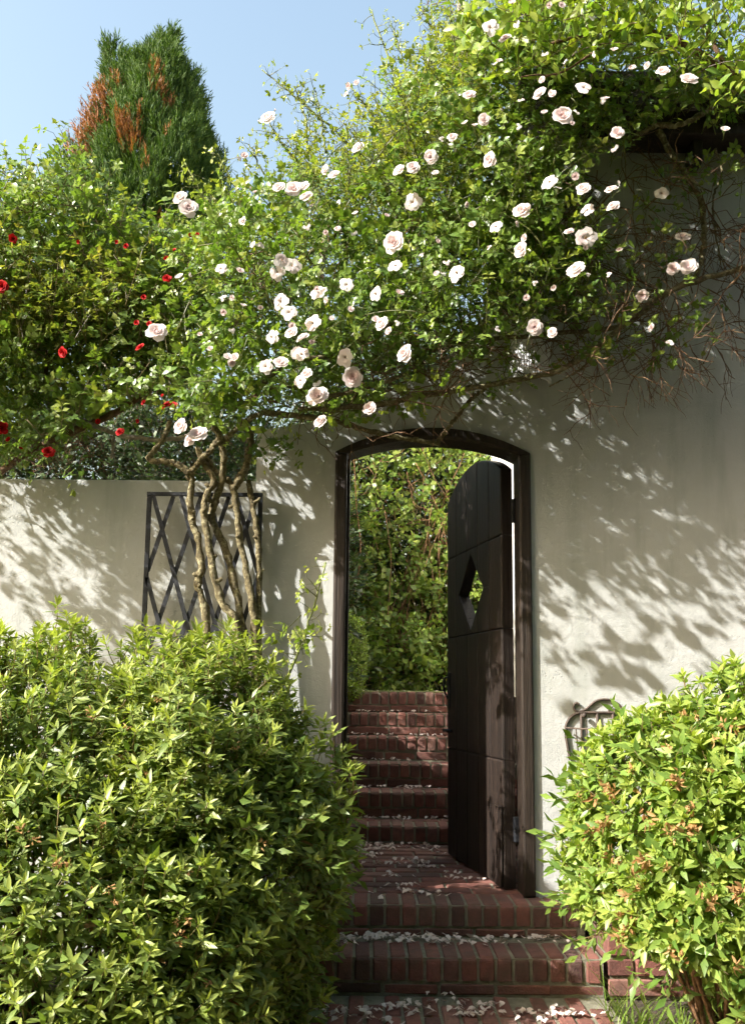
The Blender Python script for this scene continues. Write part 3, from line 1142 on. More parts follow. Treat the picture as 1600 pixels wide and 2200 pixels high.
def frames(dirs, rolls, scales):
    z = unit(dirs)
    ref = np.where(np.abs(z[:, 2:3]) > .95, np.array([[1., 0, 0]]), np.array([[0, 0, 1.]]))
    x = unit(np.cross(ref, z))
    y = np.cross(z, x)
    c, s = np.cos(rolls)[:, None], np.sin(rolls)[:, None]
    x2, y2 = c * x + s * y, -s * x + c * y
    return np.stack([x2, y2, z], 2) * scales[:, None, None]


def scatter(tmpl, pos, R, idx, shade=None, dead=None):
    Vs, Ts, Cs, n = [], [], [], 0
    for k, (V, T, C) in enumerate(tmpl):
        sel = np.nonzero(idx == k)[0]
        if len(sel) == 0:
            continue
        X = np.einsum('nij,vj->nvi', R[sel], V) + pos[sel][:, None, :]
        CC = np.tile(C[None], (len(sel), 1, 1))
        if shade is not None:
            CC[:, :, 0] = np.clip(CC[:, :, 0] + shade[sel][:, None], 0, 1)
        if dead is not None:
            CC[:, :, 3] = np.maximum(CC[:, :, 3], dead[sel][:, None])
        nv = len(V)
        TT = T[None] + (np.arange(len(sel)) * nv)[:, None, None] + n
        Vs.append(X.reshape(-1, 3)); Ts.append(TT.reshape(-1, 3)); Cs.append(CC.reshape(-1, 4))
        n += len(sel) * nv
    return np.concatenate(Vs), np.concatenate(Ts), np.concatenate(Cs)


def foliage(parent, tmpl, pos, dirs, mat, scales=None, nparts=0, shade=None, dead=None, part='leafy_shoot', name='foliage'):
    pos = np.asarray(pos, float)
    if parent.name in GAPPED:                # shoots cut away along the sun's path so light reaches the lamp
        mid = pos + unit(np.asarray(dirs, float)) * .1
        rel = mid - np.array(GAP_AT)
        al = rel @ -np.array(SUN)
        off = np.linalg.norm(rel - al[:, None] * -np.array(SUN), axis=1)
        ok = (off > .09) | (al < 0)
        pos, dirs = pos[ok], np.asarray(dirs, float)[ok]
        scales = None if scales is None else np.asarray(scales)[ok]
        shade = None if shade is None else shade[ok]
        dead = None if dead is None else dead[ok]
    """all shoots of a plant; the ones nearest the camera become parts of their own"""
    n = len(pos)
    pos = np.asarray(pos, float)
    scales = np.ones(n) if scales is None else np.asarray(scales)
    R = frames(np.asarray(dirs, float), RNG.uniform(0, 6.28, n), scales)
    idx = RNG.integers(0, len(tmpl), n)
    if nparts:
        d = np.linalg.norm(pos - np.array(CAM), axis=1) - RNG.uniform(0, .25, n)
        order = np.argsort(d)
        pick, rest = order[:nparts], order[nparts:]
        meshes = []
        for k, (V, T, C) in enumerate(tmpl):
            me = mesh_np(part, V, T, C)
            me.materials.append(mat)
            meshes.append(me)
        for i in pick:
            o = bpy.data.objects.new(part, meshes[idx[i]])
            COL.objects.link(o)
            o.parent = parent
            Mx = Matrix([list(R[i][0]) + [pos[i][0] - parent.location.x], list(R[i][1]) + [pos[i][1] - parent.location.y],
                         list(R[i][2]) + [pos[i][2] - parent.location.z], [0, 0, 0, 1]])
            o.matrix_local = Mx
    else:
        rest = np.arange(n)
    V, T, C = scatter(tmpl, pos[rest] - np.array(parent.location), R[rest], idx[rest],
                      None if shade is None else shade[rest], None if dead is None else dead[rest])
    o = link(name, mesh_np(name, V, T, C), mat, parent)
    o['kind'] = 'stuff'
    return o


def in_poly(px, py, poly):
    px, py = np.asarray(px), np.asarray(py)
    c = np.zeros(len(px), bool)
    n = len(poly)
    for i in range(n):
        x0, y0 = poly[i]
        x1, y1 = poly[(i + 1) % n]
        t = ((y0 > py) != (y1 > py)) & (px < (x1 - x0) * (py - y0) / (y1 - y0 + 1e-9) + x0)
        c ^= t
    return c


def sample_poly(poly, n):
    a = np.array(poly, float)
    lo, hi = a.min(0), a.max(0)
    out = []
    tot = 0
    while tot < n:
        q = RNG.uniform(lo, hi, (n * 2, 2))
        q = q[in_poly(q[:, 0], q[:, 1], poly)]
        out.append(q); tot += len(q)
    return np.concatenate(out)[:n]


def lumps(p, k=1.0):
    x, y, z = p[:, 0] * k, p[:, 1] * k, p[:, 2] * k
    return (np.sin(13 * x + 4 * z + 1.3) + np.sin(11 * z - 5 * y + .4) + np.sin(12 * y + 6 * x) + .6 * np.sin(27 * x - 9 * z) + .6 * np.sin(25 * z + 11 * y + 2)) / 3.2


def sample_ellipsoids(ells, n, depth=0.1, zmin=-0.3, pw=2.0, lump=0.0):
    """points near the outer skin of a union of ellipsoids, with outward normals"""
    out_p, out_n = [], []
    areas = np.array([e[1][0] * e[1][1] + e[1][1] * e[1][2] + e[1][0] * e[1][2] for e in ells])
    cnt = (areas / areas.sum() * n * 2.2).astype(int)
    for (c, r), k in zip(ells, cnt):
        c, r = np.array(c), np.array(r)
        u = unit(RNG.normal(0, 1, (k, 3)))
        f = (np.abs(u) ** pw).sum(1) ** (-1 / pw)
        u2 = u * f[:, None]
        base_ = c + u2 * r
        p = c + u2 * r * (1 - depth * RNG.uniform(0, 1, (k, 1)) ** 1.6 + lump * lumps(base_)[:, None])
        nn = unit(np.sign(u2) * np.abs(u2) ** (pw - 1) / r)
        keep = p[:, 2] > zmin
        for (c2, r2) in ells:
            if np.allclose(c2, c) and np.allclose(r2, r):
                continue
            q = (np.abs((p - np.array(c2)) / np.array(r2)) ** pw).sum(1)
            keep &= q > 0.72
        out_p.append(p[keep]); out_n.append(nn[keep])
    p, nn = np.concatenate(out_p), np.concatenate(out_n)
    s = RNG.permutation(len(p))[:n]
    return p[s], nn[s]


# ------------------------------------------------------------------ left azalea
azl = tag(empty('azalea_bush', (-1.0, -0.9, -0.245)), 'large rounded azalea bush with narrow leaves, left of the brick steps', 'bush')
EL = [((-1.25, -0.75, 0.22), (0.75, 0.62, 0.80)), ((-0.62, -0.68, 0.18), (0.42, 0.55, 0.86)), ((-0.46, -0.70, 0.3), (0.33, 0.46, 0.42)), ((-0.62, -0.75, -0.05), (0.36, 0.5, 0.5)),
      ((-1.0, -1.15, -0.1), (0.62, 0.45, 0.72)), ((-0.72, -1.05, -0.15), (0.36, 0.40, 0.52))]
TL = [azalea_shoot(100 + i, .10 + .008 * i, .036 + .0025 * i, .27 + .015 * (i % 4), 8, .85, 6 + i % 3, 7 + i % 4) for i in range(8)]
pos, nrm = sample_ellipsoids(EL, 6600, .16, lump=.085)
vis = (nrm[:, 1] < .45)
gap = lumps(pos + 5.0, .8) > -.62 + RNG.normal(0, .12, len(pos))
vis &= gap
pos, nrm = pos[vis], nrm[vis]
dirs = unit(nrm * .75 + np.array([0, 0, .75]) + RNG.normal(0, .28, nrm.shape))
sc = RNG.uniform(.6, 1.3, len(pos))
foliage(azl, TL, pos - dirs * .06, dirs, M['azalea_leaf'], sc, 300, RNG.normal(0, .12, len(pos)))
TI = [simple_shoot(90 + i, .16, 12, .05, .4, 4, .0) for i in range(5)]
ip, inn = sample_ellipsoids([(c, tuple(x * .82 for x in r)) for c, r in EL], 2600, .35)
foliage(azl, TI, ip, unit(inn + RNG.normal(0, .4, inn.shape)), M['azalea_leaf'], None, 0, RNG.normal(-.25, .1, len(ip)), name='shade_toned_inner_foliage')  # inner leaves coloured darker, painting the shade inside the bush
# taller sprays that break the outline
pts = []
for px, py, Y in [(105, 1335, -.5), (150, 1345, -.55), (175, 1350, -.5), (130, 1360, -.6), (300, 1385, -.6), (330, 1375, -.5), (420, 1365, -.5), (470, 1375, -.5), (500, 1380, -.6),
                  (545, 1395, -.5), (250, 1400, -.6), (20, 1400, -.6), (60, 1400, -.5), (650, 1530, -.6), (700, 1575, -.6), (720, 1610, -.6), (745, 1650, -.7), (745, 1690, -.75),
                  (390, 1385, -.6), (280, 1395, -.5), (570, 1440, -.5), (610, 1500, -.6), (120, 1380, -.55), (165, 1385, -.55), (90, 1400, -.5), (200, 1395, -.55)]:
    for k in range(4):
        q = P(px + random.uniform(-22, 22), py + random.uniform(5, 50), Y + random.uniform(-.1, .1))
        pts.append(tuple(q))
dr = unit(np.array([[random.gauss(0, .3), random.gauss(0, .3), 1] for _ in pts]))
foliage(azl, TL, np.array(pts) - dr * .09, dr, M['azalea_leaf'], RNG.uniform(.9, 1.3, len(pts)), 0, None, None, name='top_sprays')
a = Acc()
for i in range(60):
    x, y = RNG.uniform(-1.5, -.5), RNG.uniform(-.95, -.5)
    e = np.array([x + RNG.normal(0, .15), y + RNG.normal(0, .15), RNG.uniform(.2, .5)])
    a.tube(spline([(x * .8 - .2, y * .8 - .15, -.31), ((x + e[0]) / 2, (y + e[1]) / 2, .15), e], 6), np.linspace(.009, .003, 6), 5)
V, T, C = a.arrays()
link('woody_stems', mesh_np('woody_stems', V - np.array(azl.location), T, C), M['twig'], azl)

# ------------------------------------------------------------------ right azalea
azr = tag(empty('azalea_bush', (1.2, -1.0, -0.245)), 'bright green azalea bush with withered orange blossoms, right of the brick steps', 'bush')
ER = [((1.40, -0.95, 0.25), (0.56, 0.52, 0.76)), ((0.99, -0.92, 0.42), (0.28, 0.4, 0.40)), ((1.0, -0.95, 0.2), (0.29, 0.42, 0.38)), ((1.16, -1.08, 0.30), (0.36, 0.33, 0.48)), ((1.55, -1.15, -0.05), (0.5, 0.38, 0.55))]
TR = [azalea_shoot(200 + i, .11, .042 + .0028 * i, .36 + .012 * (i % 4), 8, .7, 7, 6) for i in range(8)]
pos, nrm = sample_ellipsoids(ER, 3500, .2, -.2, lump=.08)
vis = (nrm[:, 1] < .4) & (nrm[:, 2] > -.75) & (pos[:, 2] > np.interp(pos[:, 0], [.6, .95, 1.2], [.2, .15, -.05]))
pos, nrm = pos[vis], nrm[vis]
dirs = unit(nrm * .8 + np.array([0, 0, .6]) + RNG.normal(0, .3, nrm.shape))
foliage(azr, TR, pos - dirs * .06, dirs, M['azalea_bright'], RNG.uniform(.75, 1.2, len(pos)), 300, RNG.normal(0, .13, len(pos)))
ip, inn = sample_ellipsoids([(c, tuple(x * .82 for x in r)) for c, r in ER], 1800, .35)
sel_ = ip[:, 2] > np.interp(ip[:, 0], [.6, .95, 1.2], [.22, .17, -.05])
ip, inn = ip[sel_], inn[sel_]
foliage(azr, TI, ip, unit(inn + RNG.normal(0, .4, inn.shape)), M['azalea_bright'], None, 0, RNG.normal(-.25, .1, len(ip)), name='shade_toned_inner_foliage')  # darker leaf tone again stands in for the bush's interior shade
a = Acc()
for i in range(40):
    x, y = RNG.uniform(.95, 1.7), RNG.uniform(-1.15, -.8)
    e = np.array([x + RNG.normal(0, .15), y + RNG.normal(0, .1), RNG.uniform(.2, .5)])
    a.tube(spline([(x * .7 + .4, y * .8 - .15, -.2), ((x + e[0]) / 2, (y + e[1]) / 2, .15), e], 6), np.linspace(.008, .003, 6), 5)
V, T, C = a.arrays()
link('woody_stems', mesh_np('woody_stems', V - np.array(azr.location), T, C), M['vine_stem'], azr)


# withered blossoms
def dry_cluster(seed):
    rng = np.random.default_rng(seed)
    acc = Acc()
    for i in range(9):
        d = around(rng.uniform(0, 6.28), rng.uniform(.2, 1.9))
        place_leaf(acc, rng, d * .004 + rng.normal(0, .006, 3), d, rng.uniform(.016, .032), rng.uniform(.008, .014), 8, (0, 0, 1), 1.0,
                   (float(rng.uniform(0, 1)), 0, 0, 0), .6, rng.uniform(-.4, .8))
    return acc.arrays()


DRY = []
for i in range(4):
    V, T, C = dry_cluster(300 + i)
    me = mesh_np('withered_blossom', V, T, C); me.materials.append(M['dry_bloom']); DRY.append(me)


def stick_out(parent, px, py, ells, pull=.03):
    """depth of the bush skin along the line of sight"""
    d = CAM_M @ Vector(((px - 800.0) / F, -(py - 1100.0 - SHIFT) / F, -1.0))
    for t in np.linspace(1.8, 4.2, 160):
        q = CAM + d * t
        for c, r in ells:
            if sum(((q[i] - c[i]) / r[i]) ** 2 for i in range(3)) < 1.0:
                return CAM + d * (t - pull)
    return None


def blossoms(parent, spots, ells, s=1.0, pull=.075):
    for px, py in spots:
        q = stick_out(parent, px, py, ells, pull)
        if q is None:
            continue
        for k in range(random.choice((1, 2, 2))):
            o = bpy.data.objects.new('withered_blossom', random.choice(DRY)); COL.objects.link(o); o.parent = parent
            o.location = q - parent.location + Vector((random.gauss(0, .014), random.gauss(0, .01), random.gauss(0, .014)))
            o.rotation_euler = [random.uniform(0, 6.28) for _ in range(3)]
            o.scale = [s * random.uniform(.8, 1.25)] * 3


blossoms(azr, [(1400, 1495), (1415, 1505), (1370, 1525), (1465, 1535), (1490, 1530), (1535, 1580), (1460, 1660), (1450, 1680), (1350, 1660), (1285, 1715), (1310, 1705), (1395, 1745), (1290, 1780), (1305, 1770),
               (1455, 1790), (1415, 1865), (1385, 1850), (1350, 1890), (1365, 1895), (1355, 1920), (1505, 1890), (1580, 1920), (1595, 1915), (1340, 1950), (1345, 1990), (1335, 2015), (1455, 2050), (1590, 2070),
               (1260, 1710), (1320, 1850), (1520, 1935), (1485, 1790), (1560, 1560), (1440, 1600), (1230, 1790), (1500, 1740)], ER, .95)
blossoms(azl, [(205, 1535), (270, 1620), (60, 1800), (130, 1855), (145, 1860), (215, 1775), (325, 1650), (500, 1600), (575, 1820), (410, 1885), (370, 2030), (400, 1980), (230, 1920), (440, 2090), (350, 1510), (265, 1570)], EL, .6)


# ------------------------------------------------------------------ climbing rose
rose = tag(empty('climbing_rose', (P(500, 1380, -.2).x, -0.2, -0.31)), 'climbing rose with pale pink blooms trained over the gateway and wall', 'climbing rose')
RL = np.array(rose.location)


def limb(parent, name, pts, r0, r1, mat, n=40, sides=10, jit=.2, wob=.002):
    p = spline(pts, n)
    p[1:-1] += RNG.normal(0, wob, (n - 2, 3))
    a = Acc()
    a.tube(p - np.array(parent.location), np.linspace(r0, r1, n) * (1 + RNG.uniform(-.12, .16, n) + .08 * np.sin(np.arange(n) * .9 + RNG.uniform(0, 6)) * np.sin(np.arange(n) * .37 + RNG.uniform(0, 6))), sides, None, jit)
    if name == 'trunk' and parent is rose:
        for k in range(5):
            i = int(RNG.integers(4, n - 3))
            d_ = perp(unit(p[i + 1] - p[i]), RNG); d_[1] = -abs(d_[1])
            q0 = p[i] - np.array(parent.location)
            L_k = RNG.uniform(.018, .045)
            a.tube([q0, q0 + d_ * L_k * .6, q0 + d_ * L_k + np.array([0, 0, .004])], [r0 * .7, r0 * .5, r0 * .42], 7, None, .2)
    return link(name, a.mesh(name), mat, parent)


def z3(pts, Y, sc_=0.4, ox=0, oy=880):
    """crop pixels of the trellis view to world"""
    Ys = Y if isinstance(Y, (list, tuple)) else [Y] * len(pts)
    return [P(ox + x * sc_, oy + y * sc_, yy) for (x, y), yy in zip(pts, Ys)]


limb(rose, 'trunk', z3([(1125, 1900), (1115, 1230), (1085, 1010), (1060, 930), (1082, 850), (1065, 700), (1040, 620), (1020, 480), (1030, 380), (1020, 320)], -.16), .0175, .0145, M['rose_bark'])
limb(rose, 'trunk', z3([(1300, 1900), (1275, 1190), (1200, 1050), (1150, 880), (1120, 700), (1095, 560), (1110, 460), (1150, 380), (1100, 300), (1060, 200)], -.18), .018, .0125, M['rose_bark'])
limb(rose, 'trunk', z3([(1320, 1900), (1290, 1150), (1250, 900), (1200, 720), (1140, 590), (1150, 500), (1190, 400), (1200, 280), (1190, 180), (1150, 80)], [-.14] * 6 + [-.16, -.2, -.22, -.25]), .0175, .0135, M['rose_bark'])
limb(rose, 'trunk', z3([(1390, 1900), (1370, 1220), (1340, 950), (1290, 700), (1265, 500), (1240, 400), (1160, 330), (1100, 250)], -.15), .016, .012, M['rose_bark'])
limb(rose, 'trunk', z3([(1400, 1900), (1388, 1150), (1392, 850), (1380, 650), (1350, 480), (1335, 380)], -.13), .014, .011, M['rose_bark'])
limb(rose, 'branch', z3([(1250, 430), (1300, 350), (1330, 270), (1345, 150), (1300, 60)], -.16), .018, .013, M['rose_bark'])
limb(rose, 'branch', z3([(1020, 340), (960, 300), (900, 280), (800, 270), (840, 210), (880, 150), (920, 60)], -.18), .014, .011, M['rose_bark'])
limb(rose, 'branch', z3([(1030, 340), (1080, 270), (1130, 220), (1180, 150)], -.2), .013, .011, M['rose_bark'])
limb(rose, 'branch', z3([(1190, 180), (1300, 80), (1400, 20), (1500, 20), (1700, 50)], [-.2, -.25, -.3, -.3, -.3]), .013, .011, M['rose_bark'])


def pl3(pts, Y):
    Ys = Y if isinstance(Y, (list, tuple)) else [Y] * len(pts)
    return [P(x, y, yy) for (x, y), yy in zip(pts, Ys)]


limb(rose, 'branch', pl3([(560, 885), (690, 900), (770, 920), (850, 938), (945, 955)], [-.25, -.25, -.2, -.16, -.12]), .013, .009, M['rose_bark'])
limb(rose, 'branch', pl3([(938, 950), (970, 910), (1010, 860), (1048, 828)], [-.12, -.14, -.18, -.22]), .010, .008, M['rose_bark'])
limb(rose, 'branch', pl3([(640, 880), (800, 872), (900, 850), (1000, 835), (1100, 818), (1200, 795), (1290, 738), (1400, 645), (1500, 602), (1620, 570)], -.3), .012, .012, M['rose_bark'], 44)
limb(rose, 'branch', pl3([(800, 800), (950, 745), (1060, 728), (1180, 718), (1330, 700), (1420, 640), (1480, 600)], -.22), .011, .010, M['rose_bark'], 34)
limb(rose, 'branch', pl3([(1412, 280), (1450, 345), (1500, 420), (1512, 500), (1506, 560), (1490, 600)], -.22), .016, .011, M['rose_bark'])
limb(rose, 'branch', pl3([(1365, 292), (1410, 270), (1460, 268), (1520, 235), (1580, 185), (1640, 120)], -.4), .010, .013, M['rose_bark'])
limb(rose, 'branch', pl3([(1535, 320), (1550, 370), (1530, 440), (1545, 560)], -.15), .006, .004, M['rose_bark'])
limb(rose, 'branch', pl3([(560, 830), (620, 780), (720, 760), (830, 700), (960, 640)], -.3), .012, .009, M['rose_bark'])
limb(rose, 'branch', pl3([(430, 860), (470, 760), (540, 650), (640, 560), (760, 480)], -.1), .012, .008, M['rose_bark'])
limb(rose, 'branch', pl3([(500, 880), (600, 830), (700, 850), (800, 830), (880, 800)], -.35), .009, .007, M['rose_bark'])
limb(rose, 'branch', pl3([(1290, 738), (1250, 790), (1180, 830)], -.25), .006, .003, M['rose_bark'])

# leafy mass
R_MAIN = [(395, 500), (470, 465), (560, 430), (640, 385), (720, 350), (800, 330), (850, 270), (900, 210), (960, 130), (1020, 70), (1100, 20), (1300, 40), (1440, 130), (1600, 190), (1640, 260),
          (1450, 265), (1340, 300), (1260, 340), (1220, 420), (1290, 500), (1340, 600), (1270, 670), (1190, 695), (1080, 735), (980, 765), (880, 795), (790, 805), (730, 850), (640, 870), (520, 880), (420, 890),
          (385, 800), (390, 600)]
q = np.concatenate([sample_poly(R_MAIN, 1330), sample_poly([(820, 430), (1000, 380), (1190, 420), (1180, 560), (960, 640), (800, 620)], 130)])
Yq = np.where(q[:, 0] < 1000, RNG.uniform(-.62, .3, len(q)), RNG.uniform(-.62, -.06, len(q)))
Yq = np.where((q[:, 1] > 740), RNG.uniform(-.5, -.08, len(q)), Yq)
pos = Pn(q[:, 0], q[:, 1], Yq)
dirs = unit(np.stack([RNG.normal(0, .6, len(q)), RNG.normal(-.35, .5, len(q)), RNG.normal(.35, .55, len(q))], 1))
dirs[q[:, 1] < 420, 2] += .5
TRS = [rose_shoot(400 + i, .24, 6, .036, 8 if i < 4 else 4) for i in range(8)]
keep = RNG.uniform(0, 1, len(q)) < np.where((q[:, 0] > 1180) & (q[:, 1] > 330), .6, 1.0)
keep &= (RNG.uniform(0, 1, len(q)) < np.where((Yq < -.25) & (q[:, 0] < 1000) & (q[:, 1] > 380), .8, 1.0))
pos, dirs = pos[keep], unit(dirs[keep])
foliage(rose, TRS, pos - dirs * .1, dirs, M['rose_leaf'], RNG.uniform(.75, 1.2, len(pos)), 280, RNG.normal(0, .15, len(pos)))

# fresh yellow-green growth at the top
R_YOUNG = [(620, 400), (660, 345), (740, 320), (790, 290), (830, 270), (850, 200), (890, 170), (930, 150), (960, 80), (1010, 50), (1060, 120), (1040, 300), (960, 420), (850, 460), (720, 440)]
q = sample_poly(R_YOUNG, 260)
pos = Pn(q[:, 0], q[:, 1], RNG.uniform(-.5, .4, len(q)))
dirs = unit(np.stack([RNG.normal(0, .3, len(q)), RNG.normal(-.1, .3, len(q)), np.ones(len(q))], 1))
TY = [rose_shoot(430 + i, .26, 9, .024, 4, .65, .5, 1) for i in range(5)]
foliage(rose, TY, pos - dirs * .12, dirs, M['rose_leaf'], RNG.uniform(.8, 1.3, len(pos)), 0, RNG.normal(.1, .15, len(pos)), name='young_growth')

# long canes against the sky with leaves along them
CANES = [([(563, 150), (640, 213), (730, 290), (775, 335)], .05), ([(798, 20), (830, 110), (858, 205), (885, 300), (905, 360)], -.05), ([(903, 95), (925, 200), (920, 320)], 0), ([(966, 30), (968, 120), (958, 240)], .1),
         ([(398, 350), (440, 430), (480, 490)], .1), ([(468, 330), (505, 400), (540, 450)], -.1), ([(678, 195), (690, 260), (700, 330)], 0), ([(757, 190), (800, 250), (870, 330)], -.15),
         ([(632, 185), (655, 250), (662, 340)], .05), ([(535, 310), (565, 370), (610, 440)], 0), ([(845, 60), (870, 150), (880, 230)], .2), ([(1000, 10), (985, 90), (960, 170)], .15), ([(580, 265), (600, 300), (640, 350)], -.1),
         ([(700, 1208), (673, 1310), (640, 1400), (598, 1495)], -.35), ([(905, 20), (930, 60), (975, 90)], .2)]
TC = [rose_shoot(460 + i, .07, 3, .026, 8, .35, .6, 1) for i in range(4)]
cp, cd = [], []
for pts, Y in CANES:
    w3 = pl3(pts, Y)
    limb(rose, 'cane', w3[::-1], .0065, .003, M['cane'], 18, 6, .1, .003)
    s = spline(w3, 30)
    for i in range(1, 29, 1):
        if random.random() < .75:
            cp.append(s[i]); cd.append((random.gauss(0, 1), random.gauss(-.3, .6), random.gauss(.1, .4)))
foliage(rose, TC, np.array(cp), np.array(cd), M['rose_leaf'], RNG.uniform(.6, 1.1, len(cp)), 0, RNG.normal(.1, .15, len(cp)), name='cane_leaves')

# hanging sprigs under the mass
spots = []
for px, py, Y, n in [(585, 960, -.15, 4), (575, 930, -.2, 4), (450, 870, -.3, 8), (465, 850, -.3, 6), (490, 900, -.3, 4), (880, 890, -.3, 3), (900, 850, -.25, 3), (1045, 850, -.22, 3), (1075, 810, -.25, 3), (1100, 790, -.25, 3), (1110, 760, -.25, 3),
                     (1280, 760, -.3, 4), (1270, 740, -.3, 4), (1400, 730, -.3, 4), (1350, 690, -.3, 3), (1480, 690, -.3, 4), (1520, 670, -.3, 3), (770, 870, -.3, 4), (740, 880, -.3, 4), (720, 870, -.25, 4), (800, 880, -.25, 2),
                     (1420, 480, -.3, 2), (1380, 440, -.3, 3), (1500, 400, -.25, 3), (1440, 560, -.3, 3), (1560, 330, -.3, 4), (1590, 400, -.3, 2), (1430, 770, -.3, 3), (640, 1330, -.33, 2), (1460, 380, -.25, 2),
                     (620, 1440, -.33, 2), (650, 1370, -.33, 2), (600, 1480, -.34, 2)]:
    for k in range(n):
        spots.append(tuple(P(px + random.uniform(-20, 20), py + random.uniform(-25, 20), Y + random.uniform(-.08, .08))))
d = np.array([[random.gauss(0, .7), random.gauss(-.3, .4), random.gauss(-.2, .5)] for _ in spots])
TH_ = [rose_shoot(480 + i, .1, 3, .034, 8) for i in range(4)]
foliage(rose, TH_, np.array(spots), d, M['rose_leaf'], RNG.uniform(.7, 1.1, len(spots)), 0, RNG.normal(0, .15, len(spots)), name='hanging_sprigs')

# bare brown twigs
a = Acc()


def twig(p, d, L, r, gen):
    n = max(3, int(L / .035))
    pts = [p]
    for i in range(n):
        d = unit(d + RNG.normal(0, .22, 3) + np.array([0, 0, -.03]))
        pts.append(pts[-1] + d * L / n)
    a.tube(np.array(pts) - RL, np.linspace(r, r * .6, n + 1), 3)
    if gen > 0:
        for k in range(RNG.integers(2, 4)):
            i = RNG.integers(1, n + 1)
            dd = unit(unit(pts[min(i, n)] - pts[i - 1]) + perp(d, RNG) * RNG.uniform(.5, 1.1))
            dd[1] *= .4
            twig(pts[i], dd, L * RNG.uniform(.4, .75), r * .7, gen - 1)


TWZ = [(1180, 380), (1300, 330), (1420, 330), (1600, 340), (1640, 600), (1600, 760), (1480, 790), (1330, 790), (1200, 770), (1150, 700), (1290, 600), (1250, 450)]
for x, y in sample_poly(TWZ, 105):
    p = np.array(P(x, y, RNG.uniform(-.4, -.06)))
    twig(p, unit([RNG.normal(0, 1), RNG.normal(-.1, .3), RNG.normal(0, .8)]), RNG.uniform(.16, .36), .0036, 2)
for x, y in sample_poly([(600, 870), (780, 800), (1000, 740), (1200, 700), (1300, 760), (1150, 800), (1000, 820), (820, 860), (700, 900)], 90):
    if 1060 < x < 1200:
        continue
    p = np.array(P(x, y, RNG.uniform(-.4, -.1)))
    twig(p, unit([RNG.normal(0, 1), RNG.normal(-.1, .3), RNG.normal(-.1, .5)]), RNG.uniform(.12, .28), .0032, 2)
for x, y in [(1215, 800), (1280, 770), (1350, 740), (1400, 730), (1440, 760), (1480, 740), (1330, 760), (1415, 790), (1450, 700), (1540, 650)]:
    p = np.array(P(x, y, -.3))
    twig(p, unit([RNG.normal(.1, .2), -.05, -1]), RNG.uniform(.12, .26), .0036, 2)
for x, y in sample_poly([(400, 480), (1200, 400), (1200, 690), (700, 850), (420, 870)], 160):
    p = np.array(P(x, y, RNG.uniform(-.3, .1)))
    twig(p, unit(RNG.normal(0, 1, 3)), RNG.uniform(.15, .35), .0028, 1)
link('bare_twigs', a.mesh('bare_twigs'), M['twig'], rose)['kind'] = 'stuff'


# ------------------------------------------------------------------ blooms
def petal_patch(R, w, cup, flare, nx=4, ny=4, notch=.06):
    """a curved petal standing on +Z, opening outwards along +X; R length, w half angle"""
    V, T, S = [], [], []
    for j in range(ny):
        t = j / (ny - 1)
        for i in range(nx):
            s = -1 + 2 * i / (nx - 1)
            wid = math.sin(min(1, .25 + t * .95) * math.pi * .62) * w
            if j == ny - 1:
                tt = t - notch * (1 - abs(s)) * 0 - .16 * abs(s) ** 2
            else:
                tt = t
            th = s * wid
            rad = cup * math.sin(tt * math.pi * .5) + flare * tt ** 3
            z = R * tt - flare * .45 * tt ** 4
            V.append((rad * math.cos(th), rad * math.sin(th) + 0, z))
            S.append(t)
    for j in range(ny - 1):
        for i in range(nx - 1):
            a_ = j * nx + i
            T += [(a_, a_ + 1, a_ + nx + 1), (a_, a_ + nx + 1, a_ + nx)]
    return np.array(V), np.array(T), np.array(S)


def petal_verts(kind, ring, k, n, rng):
    """petal of a rose of unit diameter"""
    if kind == 'full':
        spec = [(.30, 1.7, .07, .0), (.34, 1.4, .14, .02), (.38, 1.15, .22, .08), (.38, .95, .30, .18), (.34, .8, .34, .30)][ring]
    else:                                    # open, few petals
        spec = (.24, .75, .3, .38)
    R_, w, cup, fl = spec
    V, T, S = petal_patch(R_ * rng.uniform(.92, 1.08), w, cup, fl * rng.uniform(.8, 1.25))
    ph = 2 * math.pi * k / n + ring * .7 + rng.normal(0, .12)
    c, s = math.cos(ph), math.sin(ph)
    V = V @ np.array([[c, s, 0], [-s, c, 0], [0, 0, 1]])
    V += rng.normal(0, .012, V.shape) * (S[:, None] ** 1.0)
    return V, T, S


def bloom_mesh(kind, seed):
    """core of the bloom (inner rings, cup of green sepals); outer petals are made apart"""
    rng = np.random.default_rng(seed)
    acc = Acc()
    if kind == 'full':
        for ring, n in ((0, 3), (1, 4), (2, 5), (3, 6)):
            for k in range(n):
                V, T, S = petal_verts(kind, ring, k, n, rng)
                pinkness = np.clip((1 - S * .55) * (1.0 - ring * .24), 0, 1)
                acc.add(V, T, np.stack([pinkness, 0 * S, 0 * S, 0 * S], 1))
    elif kind == 'open':
        for k in range(14):
            d = around(rng.uniform(0, 6.28), rng.uniform(0, .7))
            place_leaf(acc, rng, (0, 0, .06), d, .13, .03, 4, (0, 0, 1), .3, (0, 1, 0, 0))
        for k in range(3):
            V, T, S = petal_verts(kind, 0, k + .5, 5, rng)
            acc.add(V * np.array([.8, .8, 1.15]), T, np.stack([.12 * (1 - S), 0 * S, 0 * S, 0 * S], 1))
    else:                                     # bud
        for k in range(5):
            V, T, S = petal_patch(.62, .9, .17, -.1)
            ph = 2 * math.pi * k / 5
            c, s = math.cos(ph), math.sin(ph)
            acc.add(V @ np.array([[c, s, 0], [-s, c, 0], [0, 0, 1]]), T, np.stack([.75 - .5 * S, 0 * S, 0 * S, 0 * S], 1))
    return acc.mesh('rose_bloom')


